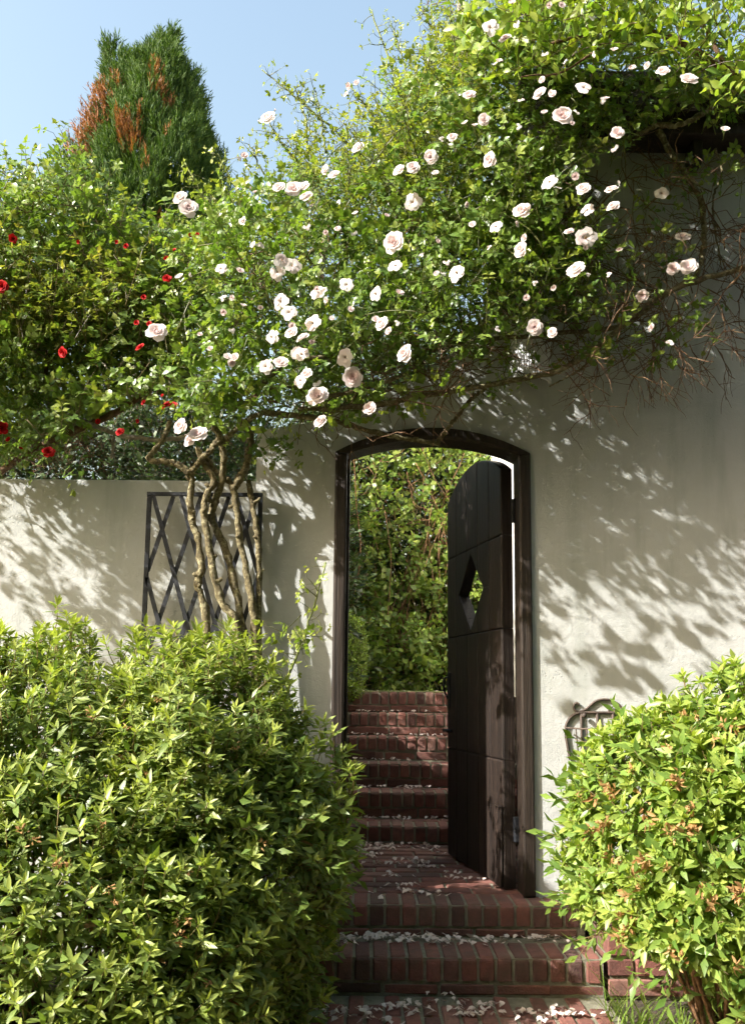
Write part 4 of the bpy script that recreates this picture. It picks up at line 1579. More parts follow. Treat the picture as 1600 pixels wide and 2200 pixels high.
def outer_petal_mesh(kind, seed):
    rng = np.random.default_rng(seed)
    V, T, S = petal_verts(kind, 4 if kind == 'full' else 0, 0, 1, rng)
    return mesh_np('petal', V, T, np.stack([.1 * (1 - S), 0 * S, 0 * S, 0 * S], 1))


BL = {k: [bloom_mesh(k, 500 + i) for i in range(3)] for k in ('full', 'open', 'bud')}
OP = {k: [outer_petal_mesh(k, 520 + i) for i in range(4)] for k in ('full', 'open')}
SEPAL = {}
acc = Acc()
rng = np.random.default_rng(3)
for k in range(5):
    place_leaf(acc, rng, (0, 0, -.02), around(k * 1.257, 1.3), .3, .1, 4, (0, 0, 1), .1, (.5, 0, 0, 0))
acc.tube([(0, 0, -.9), (0.05, 0, -.4), (0, 0, 0)], [.022, .022, .06], 5, (.5, .6, 0, 0))
SEPAL = acc.mesh('calyx')
for lst in list(BL.values()) + list(OP.values()):
    for me in lst:
        me.materials.append(M['pink_petal'])
SEPAL.materials.append(M['rose_leaf'])
RED = [x.copy() for x in BL['full']]
REDP = [x.copy() for x in OP['full']]
for me in RED + REDP:
    me.materials.clear(); me.materials.append(M['red_petal'])


def put_bloom(parent, p, diam, kind, face, core, outer, npet=6, calyx=True):
    R = Vector(face).normalized().to_track_quat('Z', 'Y') @ Quaternion((0, 0, 1), random.uniform(0, 6.28))
    o = bpy.data.objects.new('rose_bloom', random.choice(core)); COL.objects.link(o)
    o.parent = parent
    o.location = Vector(p) - parent.location
    o.rotation_mode = 'QUATERNION'; o.rotation_quaternion = R
    o.scale = (diam,) * 3
    if outer:
        for k in range(npet):
            c = bpy.data.objects.new('petal', random.choice(outer)); COL.objects.link(c)
            c.parent = o
            c.rotation_euler = (random.gauss(0, .06), random.gauss(0, .06), 2 * math.pi * k / npet + random.gauss(0, .15))
    if calyx:
        c = bpy.data.objects.new('calyx', SEPAL); COL.objects.link(c)
        c.parent = o
    return o


FULL = [(578, 258, 42), (770, 320, 30), (405, 450, 46), (632, 410, 36), (848, 523, 42), (1008, 208, 32), (1040, 258, 28), (926, 338, 28), (1054, 345, 32), (887, 362, 27), (1207, 253, 44), (1160, 203, 30), (1477, 176, 40), (1325, 288, 30),
        (1122, 458, 42), (1313, 410, 30), (1317, 446, 28), (1238, 583, 44), (1120, 538, 32), (1445, 578, 30), (1478, 575, 36), (1148, 704, 36), (338, 716, 44), (822, 697, 28), (872, 762, 38), (759, 811, 42), (683, 853, 44),
        (690, 908, 30), (392, 918, 34), (427, 936, 36), (410, 948, 32), (628, 717, 32), (652, 728, 28), (603, 782, 30), (655, 402, 26), (600, 405, 26), (658, 425, 28), (718, 378, 26), (1380, 637, 26), (1252, 408, 28), (1423, 157, 28), (700, 365, 22),
        (1465, 513, 30), (1186, 716, 24), (390, 428, 30), (858, 368, 26), (972, 297, 26), (1222, 500, 24), (1085, 85, 28), (795, 878, 28), (660, 805, 28), (640, 760, 28)]
OPEN = [(887, 435, 38), (1257, 512, 38), (982, 587, 34), (604, 560, 30), (628, 572, 30), (596, 585, 28), (604, 648, 36), (622, 672, 30), (673, 695, 34), (745, 613, 32), (808, 632, 32), (850, 572, 30), (742, 768, 32), (648, 762, 30), (585, 725, 28),
        (685, 630, 32), (572, 788, 28), (1065, 488, 28), (1420, 417, 28), (1053, 60, 30), (476, 578, 28), (646, 818, 30), (1253, 190, 28), (1181, 392, 30), (1262, 452, 30)]
BUDS = [(752, 185, 22), (767, 180, 20), (745, 205, 20), (525, 337, 26), (512, 342, 18), (548, 415, 16), (540, 408, 14), (1188, 205, 26), (1118, 215, 18), (1290, 218, 26), (1391, 142, 22), (1555, 282, 30), (1020, 272, 22), (950, 300, 18), (935, 375, 22),
        (1128, 512, 22), (1372, 410, 20), (1402, 705, 22), (1436, 740, 26), (1070, 708, 24), (497, 708, 24), (546, 528, 22), (558, 530, 22), (387, 598, 24), (703, 645, 18), (507, 770, 24), (497, 780, 24), (680, 822, 22), (1235, 380, 24), (1300, 215, 22),
        (1110, 50, 24), (1100, 8, 24), (1130, 2, 24), (1180, 12, 20), (1205, 14, 22), (1270, 38, 24), (1190, 620, 20), (1305, 592, 22), (1260, 592, 20), (950, 588, 20), (940, 520, 16), (1015, 485, 20), (830, 465, 18), (590, 238, 14), (556, 262, 14),
        (430, 720, 18), (410, 590, 16), (520, 470, 18), (760, 500, 18), (1330, 540, 20), (905, 550, 18), (1150, 610, 18), (1000, 440, 18), (700, 500, 18), (500, 640, 18)]
for x, y in sample_poly([(430, 520), (600, 430), (760, 380), (900, 300), (1050, 120), (1300, 80), (1400, 160), (1330, 330), (1330, 560), (1180, 660), (900, 740), (650, 830), (450, 760)], 46):
    BUDS.append((x, y, random.uniform(16, 25)))
for lst, kind in ((FULL, 'full'), (OPEN, 'open'), (BUDS, 'bud')):
    for px, py, s in lst:
        Y = -.8 if (py > 330 and px < 1010) else -.78
        if py < 330 and px < 820: Y = -.3
        if py < 340 and px > 1000: Y = -1.05
        if py > 720: Y = -.68
        if py > 880: Y = -.5
        if px > 1360: Y = -.5 if py > 330 else -1.05
        Y += random.uniform(-.06, .06)
        p = P(px, py, Y)
        diam = s * (p.y - CAM.y) / F * (.92 if kind != 'bud' else .85) * random.uniform(.88, 1.1)
        if kind == 'bud' and s > 15:
            kind_ = 'small'
        else:
            kind_ = kind
        if kind == 'bud':
            face = (random.gauss(-.15, .45), -abs(random.gauss(.9, .3)), random.gauss(.25, .4))
        elif kind == 'open':
            face = (random.gauss(-.4, .35), -1, random.gauss(.0, .3))
        else:
            face = (random.gauss(-.4, .3), -1, random.gauss(.25, .3))
        if kind_ == 'small':
            put_bloom(rose, p, diam, kind, face, BL[random.choice(('full', 'full', 'open'))], None)
        else:
            put_bloom(rose, p, diam, kind, face, BL[kind], OP.get(kind), 6 if kind == 'full' else 5)

# ------------------------------------------------------------------ red rose behind the wall
rrose = tag(empty('red_rose_bush', (-1.9, 0.75, 0.85)), 'rambling rose bush with small red blooms behind the garden wall at left', 'rose bush')
RRP = [(-60, 440), (0, 360), (30, 400), (110, 390), (140, 340), (190, 380), (240, 470), (330, 500), (400, 500), (430, 560), (420, 700), (410, 840), (330, 850), (260, 850), (200, 900), (130, 950), (40, 980), (-60, 990)]
q = sample_poly(RRP, 1000)
q2 = sample_poly([(-60, 500), (420, 540), (420, 780), (-60, 820)], 350)
q3 = sample_poly([(-60, 500), (-60, 960), (-500, 930), (-650, 700), (-500, 450), (-250, 420)], 130)
Yq = np.concatenate([RNG.uniform(-.25, .55, len(q)), RNG.uniform(.4, 1.3, len(q2)), RNG.uniform(-.65, -.1, len(q3))])
q = np.concatenate([q, q2, q3])
pos = Pn(q[:, 0], q[:, 1], Yq)
dirs = unit(np.stack([RNG.normal(0, .55, len(q)), RNG.normal(-.3, .5, len(q)), RNG.normal(.45, .5, len(q))], 1))
TRR = [rose_shoot(600 + i, .22, 6, .037, 8 if i < 3 else 4, .1) for i in range(6)]
foliage(rrose, TRR, pos - dirs * .1, dirs, M['red_rose_leaf'], RNG.uniform(.75, 1.2, len(pos)), 150, RNG.normal(0, .15, len(pos)))
q = sample_poly([(-40, 620), (60, 560), (220, 560), (330, 620), (300, 720), (100, 720), (-40, 730)], 150)
pos = Pn(q[:, 0], q[:, 1], RNG.uniform(-.3, .1, len(q)))
dirs = unit(np.stack([RNG.normal(0, .35, len(q)), RNG.normal(-.2, .3, len(q)), np.ones(len(q))], 1))
TYR = [rose_shoot(620 + i, .2, 7, .034, 4, .6, .42, 1) for i in range(4)]
foliage(rrose, TYR, pos - dirs * .1, dirs, M['red_rose_leaf'], RNG.uniform(.8, 1.3, len(pos)), 0, None, name='young_growth')
for pts, Y, r0, r1, mt in [([(0, 1015), (60, 972), (150, 932), (260, 880), (340, 825), (400, 790)], .12, .02, .012, 'twig'), ([(175, 903), (250, 932), (330, 945), (400, 938), (430, 930)], .0, .011, .010, 'grey_bark'),
                           ([(245, 935), (243, 960), (240, 985)], .0, .007, .006, 'grey_bark'), ([(150, 930), (100, 800), (120, 680), (60, 560)], .1, .012, .007, 'twig'), ([(330, 830), (300, 740), (330, 640), (280, 540)], .1, .010, .006, 'twig'),
                           ([(220, 780), (245, 800), (270, 770)], -.2, .004, .003, 'grey_bark')]:
    limb(rrose, 'branch', pl3(pts, Y), r0, r1, M[mt])
for px, py, s in [(30, 512, 18), (8, 616, 24), (138, 757, 21), (303, 748, 19), (294, 695, 14), (310, 640, 14), (360, 600, 18), (358, 557, 13), (374, 540, 15), (260, 930, 18), (358, 873, 19), (374, 873, 17), (311, 866, 14), (105, 973, 23), (6, 921, 24),
                  (20, 945, 13), (202, 443, 12), (170, 520, 10), (272, 530, 14), (252, 520, 10), (135, 307, 13), (30, 398, 10), (95, 390, 13), (210, 905, 13), (408, 505, 10), (425, 505, 12), (297, 905, 10), (322, 697, 14), (45, 965, 10), (350, 850, 8)]:
    Y = -.42 + random.uniform(-.05, .05) if py > 480 else .1
    if py > 850: Y = -.25
    p = P(px, py, Y)
    put_bloom(rrose, p, s * (p.y - CAM.y) / F * 1.0, 'full', (random.gauss(-.15, .4), -1, random.gauss(.2, .4)), RED, REDP if s > 16 else None, 5)
# dead reddish twigs under it
a = Acc()
RL = np.array(rrose.location)
for x, y in sample_poly([(60, 960), (190, 900), (260, 1010), (60, 1020)], 40):
    twig(np.array(P(x, y, RNG.uniform(.3, .8))), unit([RNG.normal(0, 1), RNG.normal(0, .3), RNG.normal(.5, .5)]), RNG.uniform(.1, .25), .0028, 2)
link('bare_twigs', a.mesh('bare_twigs'), M['twig'], rrose)['kind'] = 'stuff'

# ------------------------------------------------------------------ conifer behind
con = tag(empty('juniper_tree', (P(318, 600, 8).x, 8.0, 0.9)), 'tall dark green juniper with browned patches rising behind the roses', 'tree')
cx = con.location.x


def conz(py):
    return P(330, py, 8).z


prof = [(72, 3), (105, 13), (130, 26), (150, 46), (172, 66), (205, 84), (260, 106), (320, 128), (380, 146), (450, 158), (520, 145), (600, 135), (800, 120)]
zz = np.array([conz(p_[0]) for p_ in prof][::-1]); rw = np.array([p_[1] for p_ in prof][::-1]) * 12 / F
LOBES = [(345, 85, 0, 1.0), (255, 130, .1, .62), (395, 190, -.1, .6), (230, 330, -.2, .55), (420, 300, 0, .6)]
cps, cds, cdead = [], [], []
n = 7500
z = RNG.uniform(conz(640), conz(85), n * 2)
rmax = np.interp(z, zz, rw)
keepp = RNG.uniform(0, 1, len(z)) < rmax / rw.max() + .08
z, rmax = z[keepp], rmax[keepp]
th = RNG.uniform(0, 2 * np.pi, len(z))
bump_ = 1 + .07 * np.sin(3 * th + z * 2.1) + .08 * np.sin(6 * th - z * 3.7) + .08 * np.sin(11 * th + z * 7.0)
lean = np.interp(z, [conz(540), conz(190), conz(80)], [0, .03, .17])
r = rmax * bump_ * RNG.uniform(.72, 1.03, len(z))
cpos = np.stack([cx + lean + r * np.cos(th), 8 + r * np.sin(th), z], 1)
out = np.stack([np.cos(th), np.sin(th), np.zeros_like(th)], 1)
# a second leader at the left
z2 = RNG.uniform(conz(420), conz(135), 700)
rm2 = np.interp(z2, [conz(420), conz(250), conz(105)], [.4, .26, .02])
t2 = RNG.uniform(0, 2 * np.pi, 700)
x2 = np.interp(z2, [conz(420), conz(130)], [P(300, 420, 8).x, P(252, 130, 8).x])
cpos = np.concatenate([cpos, np.stack([x2 + rm2 * np.cos(t2), 8 + rm2 * np.sin(t2) - .2, z2], 1)])
out = np.concatenate([out, np.stack([np.cos(t2), np.sin(t2), 0 * t2], 1)])
# the browned limb sticking out at the left
z3_ = RNG.uniform(conz(390), conz(235), 420)
x3 = np.interp(z3_, [conz(390), conz(235)], [P(175, 390, 8).x, P(235, 235, 8).x]) + RNG.uniform(0, .5, 420)
cpos = np.concatenate([cpos, np.stack([x3, 8 - RNG.uniform(.1, .6, 420), z3_], 1)])
out = np.concatenate([out, np.tile([[-.8, -.4, 0]], (420, 1))])
dead = np.zeros(len(cpos))
dead[-420:] = (RNG.uniform(0, 1, 420) < .9)
for px, py, rad in [(285, 290, .17), (350, 240, .11), (335, 205, .08), (325, 150, .1), (275, 320, .12), (362, 305, .06), (300, 335, .1), (325, 390, .06), (340, 480, .1)]:
    c = np.array(P(px, py, 8 - .75))
    dd = np.hypot(cpos[:, 0] - c[0], cpos[:, 2] - c[2])
    dead = np.maximum(dead, ((dd < rad) & (cpos[:, 1] < 8) & (RNG.uniform(0, 1, len(dd)) < .75)).astype(float))
cdir = unit(out * .45 + np.array([0, 0, 1.0]) + RNG.normal(0, .18, cpos.shape))
TN = [needle_tuft(700 + i, .24, 15) for i in range(6)]
foliage(con, TN, cpos, cdir, M['conifer'], RNG.uniform(.7, 1.5, len(cpos)), 0, RNG.normal(0, .16, len(cpos)), dead, name='crown')
limb(con, 'trunk', [(cx, 8, .85), (cx + .03, 8, 3), (cx, 8, conz(200))], .16, .03, M['grey_bark'], 14, 9)
limb(con, 'trunk', [(cx - .05, 7.95, 3.5), (P(290, 300, 8).x, 7.85, conz(330)), (P(245, 160, 8).x, 7.8, conz(160))], .08, .015, M['grey_bark'], 10, 7)
limb(con, 'branch', [(cx - .1, 7.9, conz(450)), (P(230, 370, 8).x, 7.7, conz(370)), (P(190, 320, 8).x, 7.6, conz(320))], .05, .012, M['grey_bark'], 10, 7)

# dark hedge behind the garden wall, and bushes further back
hed = tag(empty('evergreen_hedge', (-2.2, 3.0, 0.9)), 'dark evergreen hedge in shade just above the garden wall', 'hedge')
pos, nrm = sample_ellipsoids([((-3.2, 3.0, 1.6), (1.3, .6, 1.35)), ((-1.9, 3.2, 1.6), (1.0, .6, 1.5)), ((-0.95, 3.3, 1.5), (.6, .6, 1.3))], 5200, .5, .85, 3.0)
dirs = unit(nrm * .8 + np.array([0, 0, .6]) + RNG.normal(0, .3, nrm.shape))
TD = [simple_shoot(720 + i, .2, 12, .04, .45, 4, .1) for i in range(5)]
foliage(hed, TD, pos, dirs, M['dark_leaf'], RNG.uniform(1.2, 2.1, len(pos)), 0, RNG.normal(0, .15, len(pos)))
a = Acc()
for i in range(10):
    x = -3.8 + i * .33
    a.tube([(x, 3.1, .85), (x + RNG.normal(0, .1), 3.1, 1.7), (x + RNG.normal(0, .2), 3.05, 2.5)], [.02, .015, .008], 5)
V, T, C = a.arrays()
link('stems', mesh_np('stems', V - np.array(hed.location), T, C), M['twig'], hed)
# green tree crowns seen between the roses
bt = tag(empty('garden_or_screen_tree', (-1.1, 6.0, 0.9)), 'mid green leafy tree standing behind the rose canopy', 'tree')
e = [(tuple(P(760, 560, 6)), (1.1, .9, 1.0)), (tuple(P(910, 370, 6)), (.65, .8, 1.1)), (tuple(P(560, 680, 6)), (.8, .8, .6))]
pos, nrm = sample_ellipsoids(e, 1500, .35, .9)
dirs = unit(nrm * .6 + np.array([0, 0, .8]) + RNG.normal(0, .3, nrm.shape))
TB = [simple_shoot(740 + i, .25, 11, .06, .45, 4, .3) for i in range(5)]
foliage(bt, TB, pos, dirs, M['box_leaf'], RNG.uniform(.8, 1.3, len(pos)), 0, RNG.normal(-.2, .15, len(pos)), name='crown')
limb(bt, 'trunk', [(-1.1, 6, .85), (-1.0, 6, 2.0), tuple(P(700, 480, 6))], .09, .04, M['grey_bark'], 12, 8)

# ------------------------------------------------------------------ vine hedge seen through the gate
vin = tag(empty('vine_hedge', (0.5, 3.9, 0.9)), 'tangled leafy vine hedge with bare brown stems seen through the open gate', 'hedge')
VY = 3.75
q = sample_poly([(690, 850), (1130, 850), (1140, 1490), (800, 1490), (770, 1380), (690, 1330)], 1900)
wgt = np.where(q[:, 1] < 1200, .65, 1.0)
q = q[RNG.uniform(0, 1, len(q)) < wgt]
pos = Pn(q[:, 0], q[:, 1], VY + RNG.uniform(-.35, .35, len(q)) - np.where(q[:, 1] > 1330, .25, 0))
pos[:, 2] = np.maximum(pos[:, 2], .9)
dirs = unit(np.stack([RNG.normal(0, .5, len(q)), RNG.normal(-.6, .35, len(q)), RNG.normal(.25, .5, len(q))], 1))
TV = [simple_shoot(760 + i, .2, 9, .06, .72, 8 if i < 3 else 4, .15, (.8, 1.5), .002, (1.05, .7)) for i in range(6)]
foliage(vin, TV, pos - dirs * .08, dirs, M['vine_leaf'], RNG.uniform(.6, 1.15, len(pos)), 150, RNG.normal(0, .2, len(pos)))
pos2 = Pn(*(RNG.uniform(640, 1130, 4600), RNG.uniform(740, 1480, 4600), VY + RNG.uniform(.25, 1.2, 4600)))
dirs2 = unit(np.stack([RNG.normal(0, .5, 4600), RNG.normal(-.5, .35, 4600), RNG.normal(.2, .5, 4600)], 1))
foliage(vin, TD, pos2, dirs2, M['dark_leaf'], RNG.uniform(1.2, 2.0, 4600), 0, RNG.normal(-.1, .2, 4600), name='shade_toned_inner_foliage')  # dark-coloured backing leaves stand in for deep shade behind the vine
a = Acc()
VL = np.array(vin.location)
for i in range(120):
    px = RNG.uniform(700, 1130)
    p = np.array(P(px, RNG.uniform(1380, 1470), VY + RNG.uniform(-.15, .4)))
    pts = [p]
    d_ = unit([RNG.normal(0, .18), RNG.normal(0, .1), 1])
    Ls = RNG.uniform(.7, 2.1)
    nn_ = int(Ls / .12)
    for k in range(nn_):
        d_ = unit(d_ + RNG.normal(0, .1, 3) + np.array([0, 0, .06]))
        pts.append(pts[-1] + d_ * .12)
    a.tube(np.array(pts) - VL, np.linspace(.007, .003, len(pts)) * RNG.uniform(.6, 1.3), 4)
RL = VL
for x, y in sample_poly([(700, 950), (1100, 950), (1100, 1150), (700, 1150)], 60):
    twig(np.array(P(x, y, VY + RNG.uniform(-.3, .1))), unit([RNG.normal(0, .7), RNG.normal(-.2, .3), RNG.normal(.3, .8)]), RNG.uniform(.15, .4), .003, 1)
link('bare_stems', a.mesh('bare_stems'), M['vine_stem'], vin)['kind'] = 'stuff'

sh = tag(empty('shade_shrub', (-0.75, 1.4, 0.88)), 'unseen shrub added behind the left gate pier to shade the upper steps', 'shrub')  # out of sight, added to cast shade on the upper steps
pos, nrm = sample_ellipsoids([((-0.85, 1.3, 1.5), (.5, .85, .95))], 1000, .4, .86, 3)
foliage(sh, TD, pos, unit(nrm + RNG.normal(0, .4, nrm.shape)), M['dark_leaf'], RNG.uniform(1., 1.5, len(pos)), 0, None)
limb(sh, 'stem', [(-.75, 1.4, .86), (-.75, 1.4, 1.3), (-.8, 1.4, 2.0)], .03, .012, M['twig'], 8, 7)
# clipped box beside the steps
box = tag(empty('clipped_box_shrub', (P(735, 1480, 2.75).x, 2.75, 0.9)), 'small clipped box shrub at the top of the brick cheek wall', 'shrub')
bc = P(744, 1408, 2.62)
pos, nrm = sample_ellipsoids([((bc.x, 2.62, bc.z - .02), (.13, .2, .3))], 1500, .12, .88, 3.2)
dirs = unit(nrm + RNG.normal(0, .35, nrm.shape) + np.array([0, 0, .2]))
TBX = [simple_shoot(780 + i, .04, 7, .016, .6, 4, .3) for i in range(5)]
foliage(box, TBX, pos - dirs * .02, dirs, M['box_leaf'], RNG.uniform(.8, 1.3, len(pos)), 0, RNG.normal(0, .2, len(pos)))
limb(box, 'stem', [(bc.x, 2.62, .88), (bc.x, 2.62, bc.z)], .012, .008, M['twig'], 5, 6)

# ------------------------------------------------------------------ broad-leaved tree leaning in at the upper right
brt = tag(empty('broadleaf_tree', (2.0, -0.75, -0.31)), 'light green broad-leaved branches overhanging the roses at the top right', 'tree')
BP = [(985, 80), (1040, 20), (1100, -60), (1700, -60), (1700, 210), (1560, 215), (1480, 150), (1400, 110), (1300, 120), (1250, 170), (1180, 150), (1120, 170), (1050, 140)]
q = sample_poly(BP, 270)
pos = Pn(q[:, 0], q[:, 1], RNG.uniform(-1.0, -.5, len(q)))
dirs = unit(np.stack([RNG.normal(-.35, .6, len(q)), RNG.normal(-.3, .5, len(q)), RNG.normal(.15, .4, len(q))], 1))
TBR = [simple_shoot(800 + i, .2, 9, .058, .48, 8, .35, (.7, 1.35), .002, (1.0, .8)) for i in range(6)]
foliage(brt, TBR, pos - dirs * .09, dirs, M['broad_leaf'], RNG.uniform(.75, 1.2, len(pos)), 150, RNG.normal(0, .18, len(pos)))
limb(brt, 'trunk', [(2.0, -.75, -.4), (1.98, -.75, 1.2), (1.9, -.75, 2.4), (1.8, -.7, 3.1)], .07, .04, M['grey_bark'], 16, 10)
limb(brt, 'branch', [tuple(P(1760, 330, -.72)), tuple(P(1580, 170, -.7)), tuple(P(1540, 140, -.7)), tuple(P(1440, 80, -.75)), tuple(P(1330, 60, -.75)), tuple(P(1180, 95, -.8))], .02, .006, M['twig'], 20, 8)
limb(brt, 'branch', [tuple(P(1570, 165, -.7)), tuple(P(1500, 40, -.7)), tuple(P(1440, -40, -.7))], .011, .006, M['twig'], 12, 7)
limb(brt, 'branch', [tuple(P(1330, 60, -.75)), tuple(P(1220, 150, -.8)), tuple(P(1120, 165, -.85))], .006, .003, M['twig'], 12, 6)

# a small dark twiggy tree at the top
dk = tag(empty('twiggy_tree', (P(1230, 900, 1.6).x, 1.6, 0.9)), 'dark twiggy branches against the sky left of the overhanging tree', 'tree')
limb(dk, 'trunk', [tuple(dk.location), tuple(P(1120, 400, 1.6)), tuple(P(990, 70, 1.6)), tuple(P(1010, -60, 1.6))], .035, .012, M['grey_bark'], 18, 8)
limb(dk, 'branch', [tuple(P(978, 75, 1.6)), tuple(P(995, 40, 1.6)), tuple(P(990, -20, 1.6))], .014, .008, M['twig'], 8, 6)
a = Acc(); RL = np.array(dk.location)
for x, y in sample_poly([(900, -20), (1040, -20), (1030, 110), (950, 90)], 18):
    twig(np.array(P(x, y, 1.6 + RNG.uniform(-.2, .2))), unit([RNG.normal(0, 1), 0, RNG.normal(.3, .6)]), RNG.uniform(.1, .3), .003, 1)
link('twigs', a.mesh('twigs'), M['twig'], dk)['kind'] = 'stuff'
q = sample_poly([(890, -20), (1040, -20), (1020, 120), (940, 60), (900, 20)], 45)
foliage(dk, TB, Pn(q[:, 0], q[:, 1], 1.6 + RNG.uniform(-.2, .2, len(q))), RNG.normal(0, 1, (len(q), 3)), M['box_leaf'], RNG.uniform(.35, .6, len(q)), 0, None, name='crown')

# ------------------------------------------------------------------ unseen trees added behind the viewer to block the low sky
TBL = [simple_shoot(840 + i, .5, 12, .16, .5, 4, .3) for i in range(5)]
for lx, ly, lab in [(-4.2, -8.6, 'first from the left'), (-0.9, -8.4, 'second from the left'), (2.4, -8.2, 'third from the left'), (5.6, -7.2, 'fourth from the left'), (7.6, -3.6, 'at the far right')]:
    lt = tag(empty('garden_or_screen_tree', (lx, ly, -.245)), 'tall unseen tree added behind the viewer to block low sky, ' + lab, 'tree', 'added trees behind the viewer')
    limb(lt, 'trunk', [(lx, ly, -.3), (lx + .1, ly, 1.5), (lx, ly, 5)], .16, .07, M['grey_bark'], 12, 9)
    pos, nrm = sample_ellipsoids([((lx, ly, 3.6), (2.1, 1.2, 4.4))], 2000, .6, -.2, 2.6)
    foliage(lt, TBL, pos, unit(nrm + RNG.normal(0, .5, nrm.shape)), M['dark_leaf'], RNG.uniform(1., 1.6, len(pos)), 0, None, name='crown')

# ------------------------------------------------------------------ grass
def blade(acc, rng, p, L, d, w, c):
    d = np.asarray(d, float)
    side = unit(np.cross(d, [0.2, .3, 1.0])) * w
    pts = []
    for k in range(5):
        t = k / 4
        q_ = p + d * L * t * (.5 + .5 * t) + np.array([0, 0, L * (t - .55 * t ** 2.2)])
        ww = (1 - t) ** .6
        pts += [q_ - side * ww, q_ + side * ww]
    T = []
    for k in range(4):
        i = 2 * k
        T += [(i, i + 1, i + 3), (i, i + 3, i + 2)]
    acc.add(pts, T, c)


def grass_clump(name, label, spots, n, Lr):
    o0 = Vector(spots[0])
    acc = Acc()
    for s in spots:
        for i in range(n):
            th_ = RNG.uniform(0, 6.28)
            blade(acc, RNG, np.array(s) + RNG.normal(0, .03, 3) * np.array([1, 1, 0]) - np.array(o0), RNG.uniform(*Lr), (math.cos(th_) * .8, math.sin(th_) * .8, 0), RNG.uniform(.002, .0045),
                  (float(RNG.uniform(0, 1)), 0, float(RNG.uniform(0, .5)), 0))
    o = link(name, acc.mesh(name), M['grass'], None, o0)
    tag(o, label, 'grass', None, 'stuff')


grass_clump('grass', 'long grass blades growing below the right azalea', [(0.9 + .06 * i, -.78 - .07 * (i % 3), -.245) for i in range(14)] + [(0.9, -.6, -.245), (0.93, -.7, -.245), (1.0, -.95, -.245), (1.15, -1.0, -.245), (1.3, -1.0, -.245)], 16, (.16, .36))
grass_clump('grass', 'few thin grass blades at the foot of the left azalea', [(-.36, -.95, -.245), (-.4, -1.0, -.245), (-.32, -.85, -.245)], 7, (.1, .22))
pos = np.stack([RNG.uniform(1.2, 1.8, 230), RNG.uniform(-1.1, -.6, 230), RNG.uniform(-.24, -.1, 230)], 1)
lowp = tag(empty('low_groundcover', (1.3, -1.0, -.245)), 'low leafy groundcover in the bed below the right azalea', 'plants', None, 'stuff')
foliage(lowp, TR, pos, unit(RNG.normal(0, .5, pos.shape) + np.array([0, -.2, 1.])), M['azalea_bright'], RNG.uniform(.6, .9, 230), 0, None)

# ------------------------------------------------------------------ fallen petals
def fallen_mesh(seed):
    rng = np.random.default_rng(seed)
    V, T, S = petal_patch(.023, .75, .012, .006, 4, 4)
    V = V - V.mean(0)
    # lay it down
    V = V[:, [1, 2, 0]] * np.array([1.15, 1, .7])
    V += rng.normal(0, .0012, V.shape)
    V[:, 2] -= V[:, 2].min()
    return mesh_np('fallen_petal', V, T, np.stack([rng.uniform(0, .35) + .25 * (1 - S), 0 * S, 0 * S, 0 * S], 1))


FP = [fallen_mesh(900 + i) for i in range(6)]
for me in FP:
    me.materials.append(M['fallen'])


LITTER = []
COUNT = [0]


def petal(x, y, z, label, group, s=1.0):
    COUNT[0] += 1
    if COUNT[0] % 10 > 5:                # the rest lies in one loose litter
        LITTER.append((x, y, z))
        return
    o = bpy.data.objects.new('fallen_petal', random.choice(FP)); COL.objects.link(o)
    o.location = (x, y, z + .002)
    o.rotation_euler = (random.gauss(0, .25), random.gauss(0, .25), random.uniform(0, 6.28))
    o.scale = (s * random.uniform(.75, 1.25),) * 3
    tag(o, label, 'petal', group)


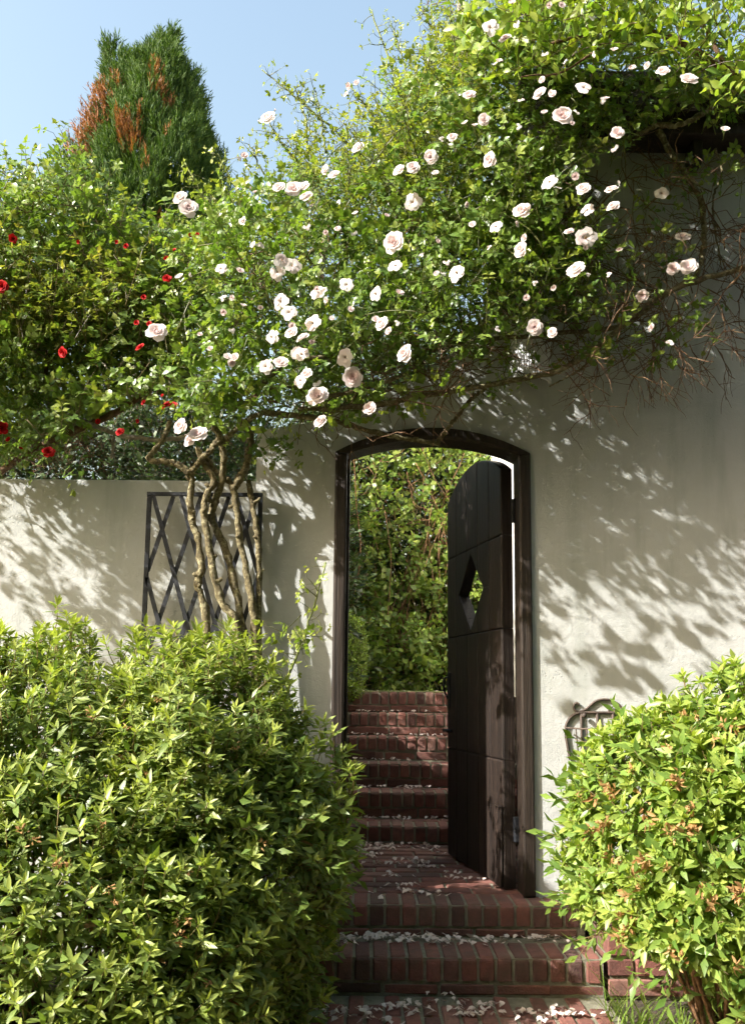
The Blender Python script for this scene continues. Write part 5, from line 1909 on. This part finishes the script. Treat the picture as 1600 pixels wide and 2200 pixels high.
L_ = ('white rose petal lying on the lower brick step', 'petals on the lower step')
for i in range(130):                       # along the back of the lower step
    x = random.choice((random.uniform(-.33, .85), random.gauss(.02, .16)))
    if not -.38 < x < .88: continue
    y = YC + 3.83 - abs(random.gauss(0, .055)) - .012
    petal(x, y, -.086 + random.uniform(0, .008), *L_)
L_ = ('white rose petal lying on the brick path at the bottom', 'petals on the path')
for cxp, cyp, n in [(-.12, -.62, 14), (-.2, -.68, 6), (.02, -.66, 8), (.1, -.6, 10), (.0, -.75, 5), (.22, -.58, 5), (.36, -.64, 12), (.42, -.6, 8), (.55, -.66, 7), (.62, -.72, 7), (.7, -.58, 5), (.75, -.7, 6), (.3, -.52, 4), (-.28, -.6, 5)]:
    for k in range(n):
        petal(cxp + random.gauss(0, .03), min(cyp + random.gauss(0, .035), -.47), -.224 + random.uniform(0, .006), *L_)
L_ = ('white rose petal lying on the brick landing in the gateway', 'petals on the landing')
for cxp, cyp, n in [(-.05, 1.18, 22), (.03, 1.12, 14), (.1, 1.2, 10), (-.08, 1.0, 6), (.0, .9, 4), (.2, 1.2, 5), (.3, 1.15, 6), (.12, .7, 8), (.25, .75, 8), (.28, .6, 6), (.1, .4, 5), (-.08, .6, 4), (.4, .45, 5), (.15, .12, 5), (.05, .0, 4), (.2, .02, 4), (-.12, -.05, 3), (.35, .95, 4), (.3, -.06, 1), (.5, .3, 2)]:
    for k in range(n):
        x, y = cxp + random.gauss(0, .035), min(cyp + random.gauss(0, .04), 1.265)
        petal(x, y, Z0 + random.uniform(0, .007), *L_)
ORD = ['first', 'second', 'third', 'fourth', 'fifth']
for i in range(5):
    L_ = (f'white rose petal on the {ORD[i]} brick step above the landing', f'petals on the {ORD[i]} upper step')
    for k in range([26, 18, 12, 14, 16][i]):
        x = random.uniform(-.13, .5)
        y = YC + UD[i + 1] - .02 - abs(random.gauss(0, .06)) - .005
        petal(x, y, UZ[i] + random.uniform(0, .006), *L_)

for x, y, z in list(LITTER):
    for k in range(3):
        yy = y + random.gauss(0, .02)
        LITTER.append((x + random.gauss(0, .05), min(yy, y + .004) if z < .02 else yy if abs(yy - y) < .012 else y, z))
acc = Acc()
for i, (x, y, z) in enumerate(LITTER):
    me = FP[i % 6]
    co = np.empty(len(me.vertices) * 3, np.float32); me.vertices.foreach_get('co', co); co = co.reshape(-1, 3)
    tri = np.array([tuple(p.vertices) for p in me.polygons])
    th_ = RNG.uniform(0, 6.28); c_, s_ = math.cos(th_), math.sin(th_)
    acc.add((co * RNG.uniform(.7, 1.2)) @ np.array([[c_, s_, 0], [-s_, c_, 0], [0, 0, 1]]) + np.array([x, y, z + .002]), tri, (float(RNG.uniform(.1, .5)), 0, 0, 0))
tag(link('petal_litter', acc.mesh('petal_litter'), M['fallen']), 'loose scatter of small white petals over the brick steps', 'petals', None, 'stuff')
